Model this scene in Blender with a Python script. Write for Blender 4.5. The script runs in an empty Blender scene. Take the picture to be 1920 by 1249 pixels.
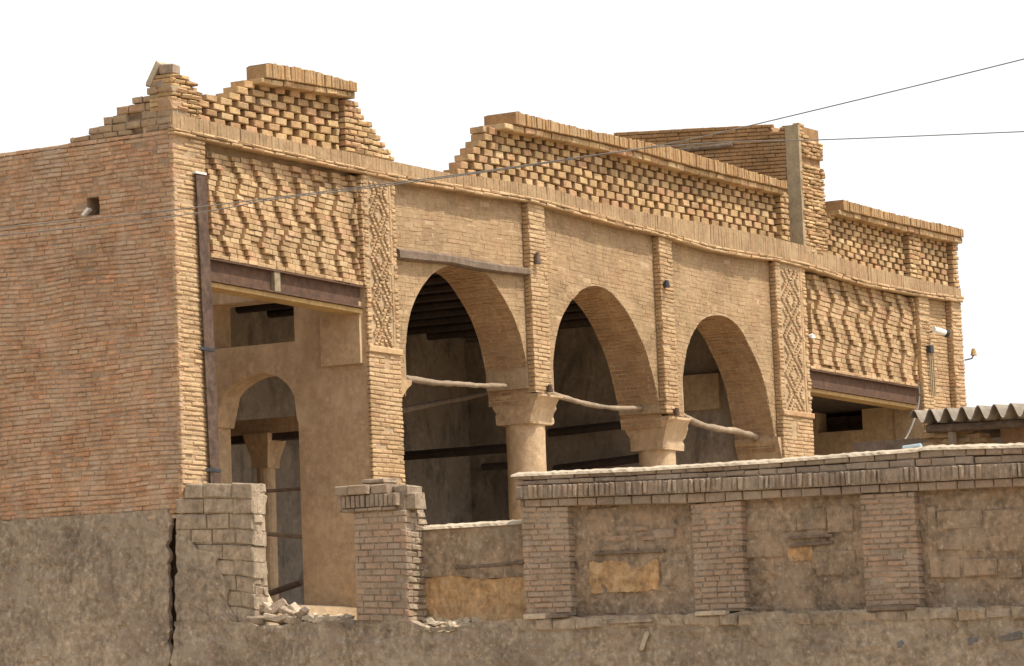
import bpy, math, random
import numpy as np
from mathutils import Vector, Matrix, noise
random.seed(7); np.random.seed(7)
R = random.random
def U(a, b): return a + (b - a) * random.random()

# ------------------------------------------------------------------ camera
scene = bpy.context.scene
FPX, EYE = 6800.0, 1.6
PITCH, ROLL = math.atan(775 / 6800.0), 0.018
r0 = Vector((1, 0, 0)); fw = Vector((0, math.cos(PITCH), math.sin(PITCH))); u0 = Vector((0, -math.sin(PITCH), math.cos(PITCH)))
CR = r0 * math.cos(ROLL) - u0 * math.sin(ROLL)
CU = u0 * math.cos(ROLL) + r0 * math.sin(ROLL)
cam = bpy.data.cameras.new('camera'); camo = bpy.data.objects.new('camera', cam); scene.collection.objects.link(camo)
m = Matrix.Identity(4)
for i in range(3):
    m[i][0] = CR[i]; m[i][1] = CU[i]; m[i][2] = -fw[i]
m[0][3], m[1][3], m[2][3] = 0, 0, EYE
camo.matrix_world = m
cam.sensor_width = 36; cam.lens = 36 * FPX / 1920.0; cam.clip_end = 2000; cam.clip_start = 0.5
scene.camera = camo

# ------------------------------------------------------------------ light
TH = math.radians(34.3)
DX = (math.sin(TH), math.cos(TH))            # along the facade
NX = (math.cos(TH), -math.sin(TH))           # out of the facade
SUN_A, SUN_EL = math.radians(15), math.radians(63)
sh = (math.cos(SUN_A) * NX[0] + math.sin(SUN_A) * DX[0], math.cos(SUN_A) * NX[1] + math.sin(SUN_A) * DX[1])
sun_dir = Vector((sh[0] * math.cos(SUN_EL), sh[1] * math.cos(SUN_EL), math.sin(SUN_EL)))
world = bpy.data.worlds.new('World'); scene.world = world; world.use_nodes = True
nt = world.node_tree; bg = nt.nodes['Background']
sky = nt.nodes.new('ShaderNodeTexSky'); sky.sky_type = 'NISHITA'; sky.sun_disc = False
sky.sun_elevation = SUN_EL; sky.sun_rotation = math.atan2(sun_dir.x, sun_dir.y)
sky.air_density = 1.0; sky.dust_density = 2.0; sky.ozone_density = 1.0
hsv = nt.nodes.new('ShaderNodeHueSaturation'); hsv.inputs['Saturation'].default_value = 0.15
nt.links.new(sky.outputs[0], hsv.inputs['Color']); nt.links.new(hsv.outputs[0], bg.inputs['Color'])
bg.inputs['Strength'].default_value = 0.15
sl = bpy.data.lights.new('sun', 'SUN'); sl.energy = 2.9; sl.angle = math.radians(0.53); sl.color = (1.0, 0.93, 0.82)
so = bpy.data.objects.new('sun', sl); scene.collection.objects.link(so)
so.rotation_euler = sun_dir.to_track_quat('Z', 'Y').to_euler(); so.location = (20, -10, 40)
scene.view_settings.view_transform = 'Standard'; scene.view_settings.look = 'None'
scene.view_settings.exposure = 0.8; scene.view_settings.gamma = 1.0; scene.view_settings.use_curve_mapping = False

# ------------------------------------------------------------------ frame of the building: x along facade, y into it, z up
PHI = math.pi / 2 - TH
KSH, ZREF = 0.026, 6.0                        # the old masonry leans back a little
def ray(px, py):
    return fw + CR * ((px - 960) / FPX) + CU * ((624.5 - py) / FPX)
_r = ray(336, 560); _t = 45.3 / _r.y
CX, CY = _r.x * _t, _r.y * _t
def to_b(p):
    dx, dy = p[0] - CX, p[1] - CY
    return (dx * DX[0] + dy * DX[1], -(dx * NX[0] + dy * NX[1]), p[2])
RO = to_b((0, 0, EYE))
def rayb(px, py):
    d = ray(px, py)
    return (d.x * DX[0] + d.y * DX[1], -(d.x * NX[0] + d.y * NX[1]), d.z)
def F(px, py, w=0.0):                         # point on the facade plane at depth w -> (u, z)
    d = rayb(px, py)
    # RO.w + t*dw - K*(z-ZREF) = w
    t = (w - RO[1] + KSH * (RO[2] - ZREF)) / (d[1] - KSH * d[2])
    return (RO[0] + t * d[0], RO[2] + t * d[2])
def S(px, py, u=0.0):                         # point on a cross plane at position u -> (w, z)
    d = rayb(px, py); t = (u - RO[0]) / d[0]
    z = RO[2] + t * d[2]
    return (RO[1] + t * d[1] - KSH * (z - ZREF), z)
def proj(u, w, z):
    w = w + KSH * (z - ZREF)
    X = CX + u * DX[0] - w * NX[0]; Y = CY + u * DX[1] - w * NX[1]
    p = Vector((X, Y, z - EYE)); k = p.dot(fw)
    return 960 + FPX * p.dot(CR) / k, 624.5 - FPX * p.dot(CU) / k

def fz(pts, w=0.0):                           # pixel polyline on facade -> z(u)
    q = sorted(F(x, y, w) for x, y in pts); a = np.array(q)
    return lambda u: float(np.interp(u, a[:, 0], a[:, 1]))
def fu(pts, w=0.0):                           # pixel polyline on facade -> u(z)
    a = np.array(sorted((F(x, y, w)[1], F(x, y, w)[0]) for x, y in pts))
    return lambda z: float(np.interp(z, a[:, 0], a[:, 1]))
def sz(pts, u=0.0):
    a = np.array(sorted(S(x, y, u) for x, y in pts))
    return lambda w: float(np.interp(w, a[:, 0], a[:, 1]))
def sw(pts, u=0.0):
    a = np.array(sorted((S(x, y, u)[1], S(x, y, u)[0]) for x, y in pts))
    return lambda z: float(np.interp(z, a[:, 0], a[:, 1]))
def const(c): return lambda *_: c

# ------------------------------------------------------------------ object helpers
COL = scene.collection
ABS = {}
def link(o, parent, c):
    COL.objects.link(o)
    if parent is None:
        o.location = (CX + c[0] * DX[0] - c[1] * NX[0], CY + c[0] * DX[1] - c[1] * NX[1], c[2])
        o.rotation_euler = (0, 0, PHI)
    else:
        o.parent = parent; p = ABS[parent.name]
        o.location = (c[0] - p[0], c[1] - p[1], c[2] - p[2])
    ABS[o.name] = tuple(c)
    return o
def tag(o, label=None, cat=None, group=None, kind=None):
    if label: o['label'] = label
    if cat: o['category'] = cat
    if group: o['group'] = group
    if kind: o['kind'] = kind
    return o
def thing(name, base, label, cat, group=None):
    o = bpy.data.objects.new(name, None); o.empty_display_size = 0.3
    link(o, None, base)
    return tag(o, label, cat, group)
def mk(name, V, Fc, mat, parent=None, shear=True, smooth=False, origin=None, kind=None):
    V = np.array(V, dtype=float)
    if shear: V[:, 1] += KSH * (V[:, 2] - ZREF)
    if origin is None:
        lo, hi = V.min(0), V.max(0); c = ((lo[0] + hi[0]) / 2, (lo[1] + hi[1]) / 2, lo[2])
    else: c = origin
    me = bpy.data.meshes.new(name); me.from_pydata((V - np.array(c)).tolist(), [], Fc); me.update()
    if smooth: me.polygons.foreach_set('use_smooth', [True] * len(me.polygons))
    me.materials.append(mat)
    o = bpy.data.objects.new(name, me); link(o, parent, c)
    if kind: o['kind'] = kind
    return o
class Acc:
    def __init__(s): s.v = []; s.f = []
    def add(s, V, Fc):
        n = len(s.v); s.v.extend([tuple(p) for p in V]); s.f.extend([tuple(i + n for i in f) for f in Fc])
    def box(s, a, b):
        (x0, y0, z0), (x1, y1, z1) = a, b
        s.add([(x0, y0, z0), (x1, y0, z0), (x1, y1, z0), (x0, y1, z0), (x0, y0, z1), (x1, y0, z1), (x1, y1, z1), (x0, y1, z1)],
              [(0, 3, 2, 1), (4, 5, 6, 7), (0, 1, 5, 4), (1, 2, 6, 5), (2, 3, 7, 6), (3, 0, 4, 7)])
    def slab(s, us, zb, zt, w0, w1):          # vertical slab in the facade plane with curved lower and upper edges
        V = []; Fc = []
        for u in us:
            a, b = zb(u), zt(u)
            V += [(u, w0, a), (u, w0, b), (u, w1, b), (u, w1, a)]
        for i in range(len(us) - 1):
            o = 4 * i; p = o + 4
            Fc += [(o, p, p + 1, o + 1), (o + 1, p + 1, p + 2, o + 2), (o + 2, p + 2, p + 3, o + 3), (o + 3, p + 3, p, o)]
        e = 4 * (len(us) - 1)
        Fc += [(0, 1, 2, 3), (e + 3, e + 2, e + 1, e)]
        s.add(V, Fc)
    def sslab(s, ws, zb, zt, u0_, u1_):       # the same in a cross plane
        V = []; Fc = []
        for w in ws:
            a, b = zb(w), zt(w)
            V += [(u0_, w, a), (u0_, w, b), (u1_, w, b), (u1_, w, a)]
        for i in range(len(ws) - 1):
            o = 4 * i; p = o + 4
            Fc += [(o, o + 1, p + 1, p), (o + 1, o + 2, p + 2, p + 1), (o + 2, o + 3, p + 3, p + 2), (o + 3, o, p, p + 3)]
        e = 4 * (len(ws) - 1)
        Fc += [(3, 2, 1, 0), (e, e + 1, e + 2, e + 3)]
        s.add(V, Fc)
    def make(s, name, mat, parent=None, **k): return mk(name, s.v, s.f, mat, parent, **k)
def lin(a, b, n): return [a + (b - a) * i / n for i in range(n + 1)]

BF = [(0, 1, 5, 4), (1, 2, 6, 5), (2, 3, 7, 6), (3, 0, 4, 7), (4, 5, 9, 8), (5, 6, 10, 9), (6, 7, 11, 10), (7, 4, 8, 11), (8, 9, 10, 11), (3, 2, 1, 0)]
BFR = [tuple(reversed(f)) for f in BF]
def brick(q, fr, bk, ch=0.008, M=None, jit=0.003, slope=0.0):
    """q: four corners (a, z) counter-clockwise from lower left; fr/bk: front and back depth; M maps (a, depth, z) -> (u, w, z)"""
    ca = sum(p[0] for p in q) / 4; cz = sum(p[1] for p in q) / 4
    tilt_a, tilt_z = U(-jit, jit), U(-jit, jit)
    q = [(p[0] + U(-jit, jit), p[1] + U(-jit, jit)) for p in q]
    wd = max(abs(q[1][0] - q[0][0]), abs(q[2][0] - q[3][0])); hd = max(abs(q[3][1] - q[0][1]), abs(q[2][1] - q[1][1]))
    c1 = min(ch, wd * .3); c2 = min(ch, hd * .3)
    V = [(p[0], bk, p[1]) for p in q]
    V += [(p[0], fr + ch * U(.7, 1.3) + (slope if p[0] > ca else 0), p[1]) for p in q]
    for i, p in enumerate(q):
        sa = 1 if p[0] < ca else -1; szz = 1 if p[1] < cz else -1
        V.append((p[0] + sa * c1 * U(.6, 1.5), fr + (slope if sa < 0 else 0) + tilt_a * sa + tilt_z * szz + U(-jit, jit) * .5, p[1] + szz * c2 * U(.6, 1.5)))
    if M: V = [M(*v) for v in V]
    return V
def MF(w0): return (lambda a, d, z: (a, w0 + d, z)), False
def MS(u0_): return (lambda a, d, z: (u0_ + d, a, z)), True
def ME(w0): return (lambda a, d, z: (a, w0 - d, z)), True        # faces away from the facade side (rear)

def courses(zb, zt, ul, ur, n, L, jz=.01, ja=.01, holes=(), lj=.12, stag=.5, stepr=False, keep=None, wave=0.0):
    out = []
    for i in range(n):
        off = (i % 2) * L * stag + U(-.03, .03) * L * 2
        zm_u = ul((zb(0) + zt(0)) / 2) if False else None
        # limits at mid height
        a = None
        # estimate z for limits with the left end
        t0, t1 = i / n, (i + 1) / n
        uu = ul(zb(0) * (1 - t0) + zt(0) * t0)
        z_est = zb(uu) * (1 - (t0 + t1) / 2) + zt(uu) * (t0 + t1) / 2
        ulm = ul(z_est)
        urx = ur(z_est)
        z_est2 = zb(urx) * (1 - (t0 + t1) / 2) + zt(urx) * (t0 + t1) / 2
        urm = ur(z_est2)
        x = ulm - off
        while x < urm - .015:
            l = L * U(1 - lj, 1 + lj)
            a, b = x, x + l
            x = b
            if b < ulm + .02: continue
            fa, fb = a < ulm, b > urm - .03
            if fb: x = urm + 1
            def zz(u, t): return zb(u) * (1 - t) + zt(u) * t + (wave * noise.noise((u * .9, t * 5.0, 3.3)) * min(1, 12 * t * (1 - t)) if wave else 0)
            A, B = max(a, ulm), min(b, urm) if not fb else urm
            h = zz(A, t1) - zz(A, t0)
            if h < .012: continue
            e = jz / 2 / h
            zl0, zl1 = zz(A, t0 + (t1 - t0) * e), zz(A, t1 - (t1 - t0) * e)
            zr0, zr1 = zz(B, t0 + (t1 - t0) * e), zz(B, t1 - (t1 - t0) * e)
            aL0 = ul(zl0) if fa else A + ja / 2; aL1 = ul(zl1) if fa else A + ja / 2
            aR0 = ur(zr0) if fb else B - ja / 2; aR1 = ur(zr1) if fb else B - ja / 2
            if stepr and fb: aR0 = aR1 = (aR0 + aR1) / 2 + U(-.03, .03)
            segs = [(aL0, aL1, aR0, aR1)]
            for hl in holes:
                ns = []
                for (l0, l1, q0, q1) in segs:
                    h0, h1 = hl((zl0 + zr0) / 2), hl((zl1 + zr1) / 2)
                    if h0 is None and h1 is None: ns.append((l0, l1, q0, q1)); continue
                    if h0 is None: m_ = (h1[0] + h1[1]) / 2; h0 = (m_, m_) if not getattr(hl, 'rect', False) else h1
                    if h1 is None: m_ = (h0[0] + h0[1]) / 2; h1 = (m_, m_) if not getattr(hl, 'rect', False) else h0
                    if h0[1] <= min(l0, l1) and h1[1] <= min(l0, l1) or h0[0] >= max(q0, q1) and h1[0] >= max(q0, q1):
                        ns.append((l0, l1, q0, q1)); continue
                    ns.append((l0, l1, min(q0, h0[0]), min(q1, h1[0])))
                    ns.append((max(l0, h0[1]), max(l1, h1[1]), q0, q1))
                segs = [g for g in ns if max(g[2] - g[0], g[3] - g[1]) > .02 and min(g[2] - g[0], g[3] - g[1]) > -.001]
            for g in segs:
                q = [(g[0], zl0), (g[2], zr0), (g[3], zr1), (g[1], zl1)]
                if keep is None or keep(sum(p[0] for p in q) / 4, sum(p[1] for p in q) / 4): out.append(q)
    return out

class Wall:
    """collects bricks of one part; the largest in view become objects, the rest one joined stuff part"""
    def __init__(s): s.items = []
    def add(s, quads, Mf, mat, pr=0.0, prj=.004, bk=.06, ch=.008, jit=.003, slope=0.0, ero=.02):
        M, flip = Mf
        for q in quads:
            fr = -pr + U(-prj, prj) + (U(.01, .03) if R() < ero else 0)
            V = brick(q, fr, bk, ch, M, jit, slope)
            c = V[8]; x, y = proj(*c); P = [proj(*V[k]) for k in (8, 9, 10, 11)]
            ar = abs(sum(P[k][0] * P[(k + 1) % 4][1] - P[(k + 1) % 4][0] * P[k][1] for k in range(4))) / 2
            if not (0 < x < 1920 and 0 < y < 1249): ar *= 0.0
            s.items.append((ar, V, BFR if flip else BF, mat))
    def build(s, parent, nmax=300, name='brick', stuff='brickwork', minarea=40):
        it = sorted(s.items, key=lambda t: -t[0])
        k = 0
        rest = {}
        for ar, V, fc, mat in it:
            if k < nmax and ar > minarea:
                mk(name, V, fc, mat, parent); k += 1
            else: rest.setdefault(mat.name, (mat, Acc()))[1].add(V, fc)
        for mat, acc in rest.values(): acc.make(stuff, mat, parent, kind='stuff')
        s.items = []

def tube(pts, rad, n=8, cap=True):
    V = []; Fc = []
    P = [Vector(p) for p in pts]
    rads = rad if isinstance(rad, (list, tuple)) else [rad] * len(P)
    for i, p in enumerate(P):
        t = (P[min(i + 1, len(P) - 1)] - P[max(i - 1, 0)]).normalized()
        a = t.cross(Vector((0, 0, 1)))
        if a.length < .1: a = t.cross(Vector((1, 0, 0)))
        a.normalize(); b = t.cross(a)
        for k in range(n):
            g = 2 * math.pi * k / n
            V.append(tuple(p + (a * math.cos(g) + b * math.sin(g)) * rads[i]))
    for i in range(len(P) - 1):
        for k in range(n):
            Fc.append((i * n + k, i * n + (k + 1) % n, (i + 1) * n + (k + 1) % n, (i + 1) * n + k))
    if cap:
        Fc.append(tuple(range(n - 1, -1, -1))); Fc.append(tuple(range((len(P) - 1) * n, len(P) * n)))
    return V, Fc
def smooth_pts(pts, n):
    P = [np.array(p, float) for p in pts]; out = []
    for i in range(len(P) - 1):
        p0 = P[max(i - 1, 0)]; p1 = P[i]; p2 = P[i + 1]; p3 = P[min(i + 2, len(P) - 1)]
        for k in range(n):
            t = k / n
            out.append(.5 * ((2 * p1) + (-p0 + p2) * t + (2 * p0 - 5 * p1 + 4 * p2 - p3) * t * t + (-p0 + 3 * p1 - 3 * p2 + p3) * t ** 3))
    out.append(P[-1]); return out
def box_rot(c, size, rz=0, rx=0, ry=0, ch=.01, jit=.006):
    """irregular chamfered block, centre c"""
    from mathutils import Euler
    E = Euler((rx, ry, rz)).to_matrix()
    sx, sy, szz = [k / 2 for k in size]
    V = []; idx = {}
    Fc = []
    for (z, ins) in ((-szz, ch), (-szz + ch, 0), (szz - ch, 0), (szz, ch)):
        for (a, b) in ((-1, -1), (1, -1), (1, 1), (-1, 1)):
            V.append((a * (sx - ins) + U(-jit, jit), b * (sy - ins) + U(-jit, jit), z + U(-jit, jit) * .6))
    for k in range(3):
        for i in range(4):
            Fc.append((4 * k + i, 4 * k + (i + 1) % 4, 4 * k + 4 + (i + 1) % 4, 4 * k + 4 + i))
    Fc += [(3, 2, 1, 0), (12, 13, 14, 15)]
    V = [tuple(E @ Vector(v) + Vector(c)) for v in V]
    return V, Fc

# ------------------------------------------------------------------ materials
def nodes(name):
    mt = bpy.data.materials.new(name); mt.use_nodes = True
    t = mt.node_tree; b = t.nodes['Principled BSDF']; b.inputs['Roughness'].default_value = .93
    b.inputs['Specular IOR Level'].default_value = .2
    return mt, t, b
def N(t, typ, **k):
    n = t.nodes.new(typ)
    for a, v in k.items(): setattr(n, a, v)
    return n
def noise_n(t, pos, scale, detail=4, rough=.6, dist=0, stretch=None):
    n = N(t, 'ShaderNodeTexNoise'); n.inputs['Scale'].default_value = scale; n.inputs['Detail'].default_value = detail
    n.inputs['Roughness'].default_value = rough; n.inputs['Distortion'].default_value = dist
    if stretch:
        mp = N(t, 'ShaderNodeMapping'); mp.inputs['Scale'].default_value = stretch
        t.links.new(pos, mp.inputs['Vector']); pos = mp.outputs[0]
    t.links.new(pos, n.inputs['Vector']); return n.outputs['Fac']
def ramp(t, fac, stops, interp='LINEAR'):
    n = N(t, 'ShaderNodeValToRGB'); n.color_ramp.interpolation = interp
    e = n.color_ramp.elements
    while len(e) < len(stops): e.new(.5)
    for i, (p, c) in enumerate(stops):
        e[i].position = p; e[i].color = (c[0], c[1], c[2], 1) if not isinstance(c, float) else (c, c, c, 1)
    t.links.new(fac, n.inputs[0]); return n.outputs[0]
def mix(t, fac, a, b, mode='MIX'):
    n = N(t, 'ShaderNodeMix', data_type='RGBA', blend_type=mode)
    for s, v in ((0, fac), (6, a), (7, b)):
        if hasattr(v, 'links') or hasattr(v, 'is_linked'): t.links.new(v, n.inputs[s])
        elif s == 0: n.inputs[0].default_value = v
        else: n.inputs[s].default_value = (*v, 1)
    return n.outputs[2]
def math_n(t, op, a, b=None):
    n = N(t, 'ShaderNodeMath', operation=op)
    for i, v in enumerate((a, b)):
        if v is None: continue
        if hasattr(v, 'is_linked'): t.links.new(v, n.inputs[i])
        else: n.inputs[i].default_value = v
    return n.outputs[0]
def sc(c, k): return tuple(min(v * k, .95) for v in c)
def masonry(name, pal, smear=None, smear_amt=.5, smear_scale=1.6, grain=.16, bump=.5, fine=70, soot=None, soot_amt=.0, big=.25, mott=.18, speck=0.0):
    """brick or plaster: a colour per brick, grain, patches of mortar smear, fine relief"""
    mt, t, b = nodes(name)
    geo = N(t, 'ShaderNodeNewGeometry'); oi = N(t, 'ShaderNodeObjectInfo'); pos = geo.outputs['Position']
    rnd = math_n(t, 'FRACT', math_n(t, 'ADD', geo.outputs['Random Per Island'], oi.outputs['Random']))
    if len(pal) == 1: pal = [sc(pal[0], .94), sc(pal[0], 1.06)]
    k = len(pal)
    col = ramp(t, rnd, [(i / max(k - 1, 1), c) for i, c in enumerate(pal)])
    n1 = noise_n(t, pos, fine * .5, 5, .65)
    col = mix(t, 1.0, col, ramp(t, n1, [(.25, 1 - grain * 1.6), (.75, 1 + grain)]), 'MULTIPLY')
    n2 = noise_n(t, pos, 1.1, 5, .6, .4)
    col = mix(t, 1.0, col, ramp(t, n2, [(.3, 1 - big), (.7, 1 + big * .5)]), 'MULTIPLY')
    ns = noise_n(t, pos, 13, 5, .7, .3, (1, 1, .35))
    col = mix(t, 1.0, col, ramp(t, ns, [(.3, 1 - mott * .6), (.7, 1 + mott * .5)]), 'MULTIPLY')
    nm = noise_n(t, pos, 8.5, 6, .7, .2)
    col = mix(t, 1.0, col, ramp(t, nm, [(.3, 1 - mott), (.7, 1 + mott * .8)]), 'MULTIPLY')
    if smear:
        n3 = noise_n(t, pos, smear_scale, 7, .68, .3)
        f = ramp(t, n3, [(.5 - .02, 0.0), (.5 + .16, 1.0)])
        col = mix(t, math_n(t, 'MULTIPLY', f, smear_amt), col, smear)
    if soot:
        n4 = noise_n(t, pos, 2.3, 6, .65, .5, (1, 1, .45))
        f = ramp(t, n4, [(.5, 0.0), (.66, 1.0)])
        col = mix(t, math_n(t, 'MULTIPLY', f, soot_amt), col, soot)
    if speck:
        n5 = noise_n(t, pos, 17, 4, .6, .2); f = ramp(t, n5, [(.60, 0.0), (.70, 1.0)])
        col = mix(t, math_n(t, 'MULTIPLY', f, speck), col, (.50, .43, .34))
    t.links.new(col, b.inputs['Base Color'])
    nb = noise_n(t, pos, fine, 6, .7); nb2 = noise_n(t, pos, fine * .22, 4, .6)
    h = math_n(t, 'ADD', nb, math_n(t, 'MULTIPLY', nb2, 1.6))
    bp = N(t, 'ShaderNodeBump'); bp.inputs['Strength'].default_value = bump; bp.inputs['Distance'].default_value = .012
    t.links.new(h, bp.inputs['Height']); t.links.new(bp.outputs[0], b.inputs['Normal'])
    return mt
TAN = (.46, .31, .165)
M_tan = masonry('sandy_brick', [(.40, .26, .135), (.47, .31, .165), (.43, .28, .15), (.52, .35, .19), (.45, .27, .145)], (.50, .36, .21), .6, 1.2, big=.16)
M_lat = masonry('lattice_brick', [(.42, .265, .125), (.53, .355, .175), (.33, .195, .095), (.58, .41, .22), (.44, .245, .13), (.50, .33, .155), (.37, .235, .115)], (.46, .34, .2), .4, 5, big=.2, mott=.26)
M_rel = masonry('relief_brick', [(.41, .27, .14), (.51, .345, .18), (.35, .215, .11), (.56, .40, .225), (.46, .275, .16), (.48, .325, .165)], (.5, .38, .22), .4, 4, big=.22, mott=.26)
M_wash = masonry('washed_brick', [(.36, .24, .13), (.38, .26, .14), (.34, .22, .12), (.39, .265, .15)], (.40, .28, .16), .8, 1.6, big=.22, soot=(.32, .19, .105), soot_amt=.5, mott=.22)
M_red = masonry('red_brick', [(0.459, 0.248, 0.139), (0.508, 0.304, 0.174), (0.397, 0.217, 0.124), (0.496, 0.335, 0.205), (0.446, 0.267, 0.161), (0.533, 0.279, 0.155), (0.471, 0.310, 0.186)], (.46, .345, .24), .7, 2.4, big=.22, soot=(.46, .37, .275), soot_amt=.45, mott=.26, speck=0.35)
M_grey = masonry('grey_brick', [(.30, .215, .15), (.33, .25, .18), (.27, .20, .145), (.35, .25, .17)], (.34, .28, .21), .5, 2, big=.2, soot=(.2, .16, .13), soot_amt=.35, speck=0.35)
M_pink = masonry('weathered_pier_brick', [(.37, .245, .165), (.33, .24, .17), (.40, .265, .175), (.31, .235, .17)], (.35, .285, .215), .7, 2.6, big=.2)
M_mud = masonry('mud_plaster', [(.33, .255, .18)], (.37, .30, .22), .6, 1.8, big=.42, fine=34, bump=.8, soot=(.26, .19, .14), soot_amt=.5, mott=.38, speck=0.4)
M_mudb = masonry('mud_brick', [(.34, .26, .18), (.38, .29, .20), (.31, .235, .165)], (.40, .32, .23), .4, 3, big=.2, fine=40, bump=.8, mott=.38)
M_orange = masonry('bare_ochre_mud', [(.45, .275, .135)], (.51, .365, .21), .8, 5, big=.3, fine=30, bump=.8, mott=.38)
M_pan = masonry('panel_plaster', [(.29, .21, .14)], (.36, .245, .155), .8, 3.0, big=.3, fine=34, bump=.8, soot=(.30, .24, .17), soot_amt=.6, mott=.38, speck=0.4)
M_mort = masonry('pale_mortar', [(.44, .31, .185)], (.5, .37, .23), .5, 4, fine=60)
M_mortr = masonry('grey_mortar', [(.36, .245, .16)], (.38, .30, .21), .5, 3, fine=60)
M_cap = masonry('lime_coping', [(.46, .37, .265)], (.52, .44, .33), .5, 4, fine=50)
M_clay = masonry('clay_plaster', [(.52, .36, .215)], (.56, .41, .26), .7, 1.6, big=.22, fine=26, bump=.6, mott=.16, soot=(.36, .235, .13), soot_amt=.5)
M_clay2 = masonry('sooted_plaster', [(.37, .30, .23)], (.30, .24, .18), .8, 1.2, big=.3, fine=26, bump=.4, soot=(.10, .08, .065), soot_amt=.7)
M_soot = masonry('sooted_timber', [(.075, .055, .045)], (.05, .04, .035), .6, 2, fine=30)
M_wood = masonry('weathered_wood', [(.32, .24, .165)], (.28, .20, .13), .6, 8, fine=60, big=.3)
M_woodd = masonry('dark_wood', [(.17, .12, .085)], (.24, .19, .14), .6, 7, fine=60, big=.3)
M_roofw = masonry('roof_wall_brick', [(.34, .19, .085), (.38, .22, .10), (.30, .17, .08), (.40, .25, .12)], (.30, .22, .14), .4, 2, big=.25)
M_strip = masonry('grey_render', [(.34, .265, .165)], (.38, .305, .20), .6, 5, fine=50)
M_earth = masonry('dry_earth', [(.34, .265, .175)], (.40, .31, .21), .7, .6, fine=20, big=.2)
M_stain = masonry('dark_stain', [(.17, .155, .145)], (.22, .19, .165), .5, 9, fine=40)
M_white = masonry('white_lime', [(.72, .69, .63)], (.6, .56, .5), .5, 8, fine=50)
def metal(name, c, c2, rough=.7):
    mt, t, b = nodes(name); geo = N(t, 'ShaderNodeNewGeometry'); pos = geo.outputs['Position']
    n = noise_n(t, pos, 9, 6, .7); col = ramp(t, n, [(.35, c), (.68, c2)])
    t.links.new(col, b.inputs['Base Color']); b.inputs['Roughness'].default_value = rough
    bp = N(t, 'ShaderNodeBump'); bp.inputs['Strength'].default_value = .3; bp.inputs['Distance'].default_value = .004
    t.links.new(noise_n(t, pos, 60, 4), bp.inputs['Height']); t.links.new(bp.outputs[0], b.inputs['Normal'])
    return mt
M_rust = metal('rusty_steel', (.075, .045, .032), (.14, .078, .048), .9)
M_post = metal('dark_steel', (.05, .033, .026), (.14, .088, .06), .9)
M_sheet = metal('asbestos_sheet', (.19, .155, .12), (.30, .25, .195), .9)
M_cable = metal('grey_cable', (.17, .155, .14), (.23, .21, .19))
M_lampw = metal('white_enamel', (.75, .75, .72), (.8, .8, .78), .5)
M_dark = metal('black_metal', (.03, .03, .035), (.05, .05, .05), .6)
M_blue = metal('blue_plastic', (.30, .38, .41), (.36, .43, .45), .7)

# ------------------------------------------------------------------ ground
g = Acc(); n = 40
for i in range(n + 1):
    for j in range(n + 1):
        g.v.append((-300 + 600 * i / n, -200 + 600 * j / n, 0))
for i in range(n):
    for j in range(n):
        a = i * (n + 1) + j; g.f.append((a, a + n + 1, a + n + 2, a + 1))
gm = bpy.data.meshes.new('ground'); gm.from_pydata(g.v, [], g.f); gm.materials.append(M_earth)
go = bpy.data.objects.new('ground', gm); COL.objects.link(go); go['kind'] = 'structure'

# ------------------------------------------------------------------ key levels and lines (pixels of the photograph laid on the planes they belong to)
band_top = fz([(325, 214), (366, 221), (463, 244), (570, 270), (650, 284), (740, 303), (853, 327), (907, 332), (1025, 351), (1122, 380), (1230, 403), (1328, 419), (1456, 447), (1528, 466), (1619, 498), (1696, 517), (1783, 537), (1803, 541)])
band_bot = fz([(325, 240), (376, 250), (519, 281), (681, 316), (745, 328), (820, 340), (922, 357), (1020, 375), (1153, 411), (1253, 437), (1328, 459), (1443, 479), (1514, 494), (1619, 526), (1722, 546), (1805, 556)])
ledge_bot = fz([(325, 252), (381, 264), (519, 293), (681, 326), (745, 341), (820, 353), (900, 367), (984, 378), (1020, 387), (1161, 426), (1222, 439), (1328, 470), (1400, 484), (1450, 489), (1514, 505), (1619, 537), (1722, 556), (1805, 568)])
UEND = F(1803, 600)[0] + .02
ZF = S(565, 1142, F(697, 800)[0])[1]          # floor of the upper storey
uQ = F(389, 420)[0]                           # right edge of the corner strip
uA0, uA1 = F(690, 600)[0], F(748, 560)[0]     # first pier
uP1a, uP1b = F(1000, 620)[0], F(1030, 600)[0]
uP2a, uP2b = F(1244, 640)[0], F(1268, 640)[0]
uD0, uD1 = F(1459, 600)[0], F(1516, 620)[0]
uE0, uE1, uE2 = F(1727, 640)[0], F(1746, 640)[0], F(1788, 640)[0]
REC = .12
house = thing('ruined_brick_house', (0, 0, 0), 'ruined sandy brick house with three arches and a broken lattice parapet', 'building')

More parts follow.
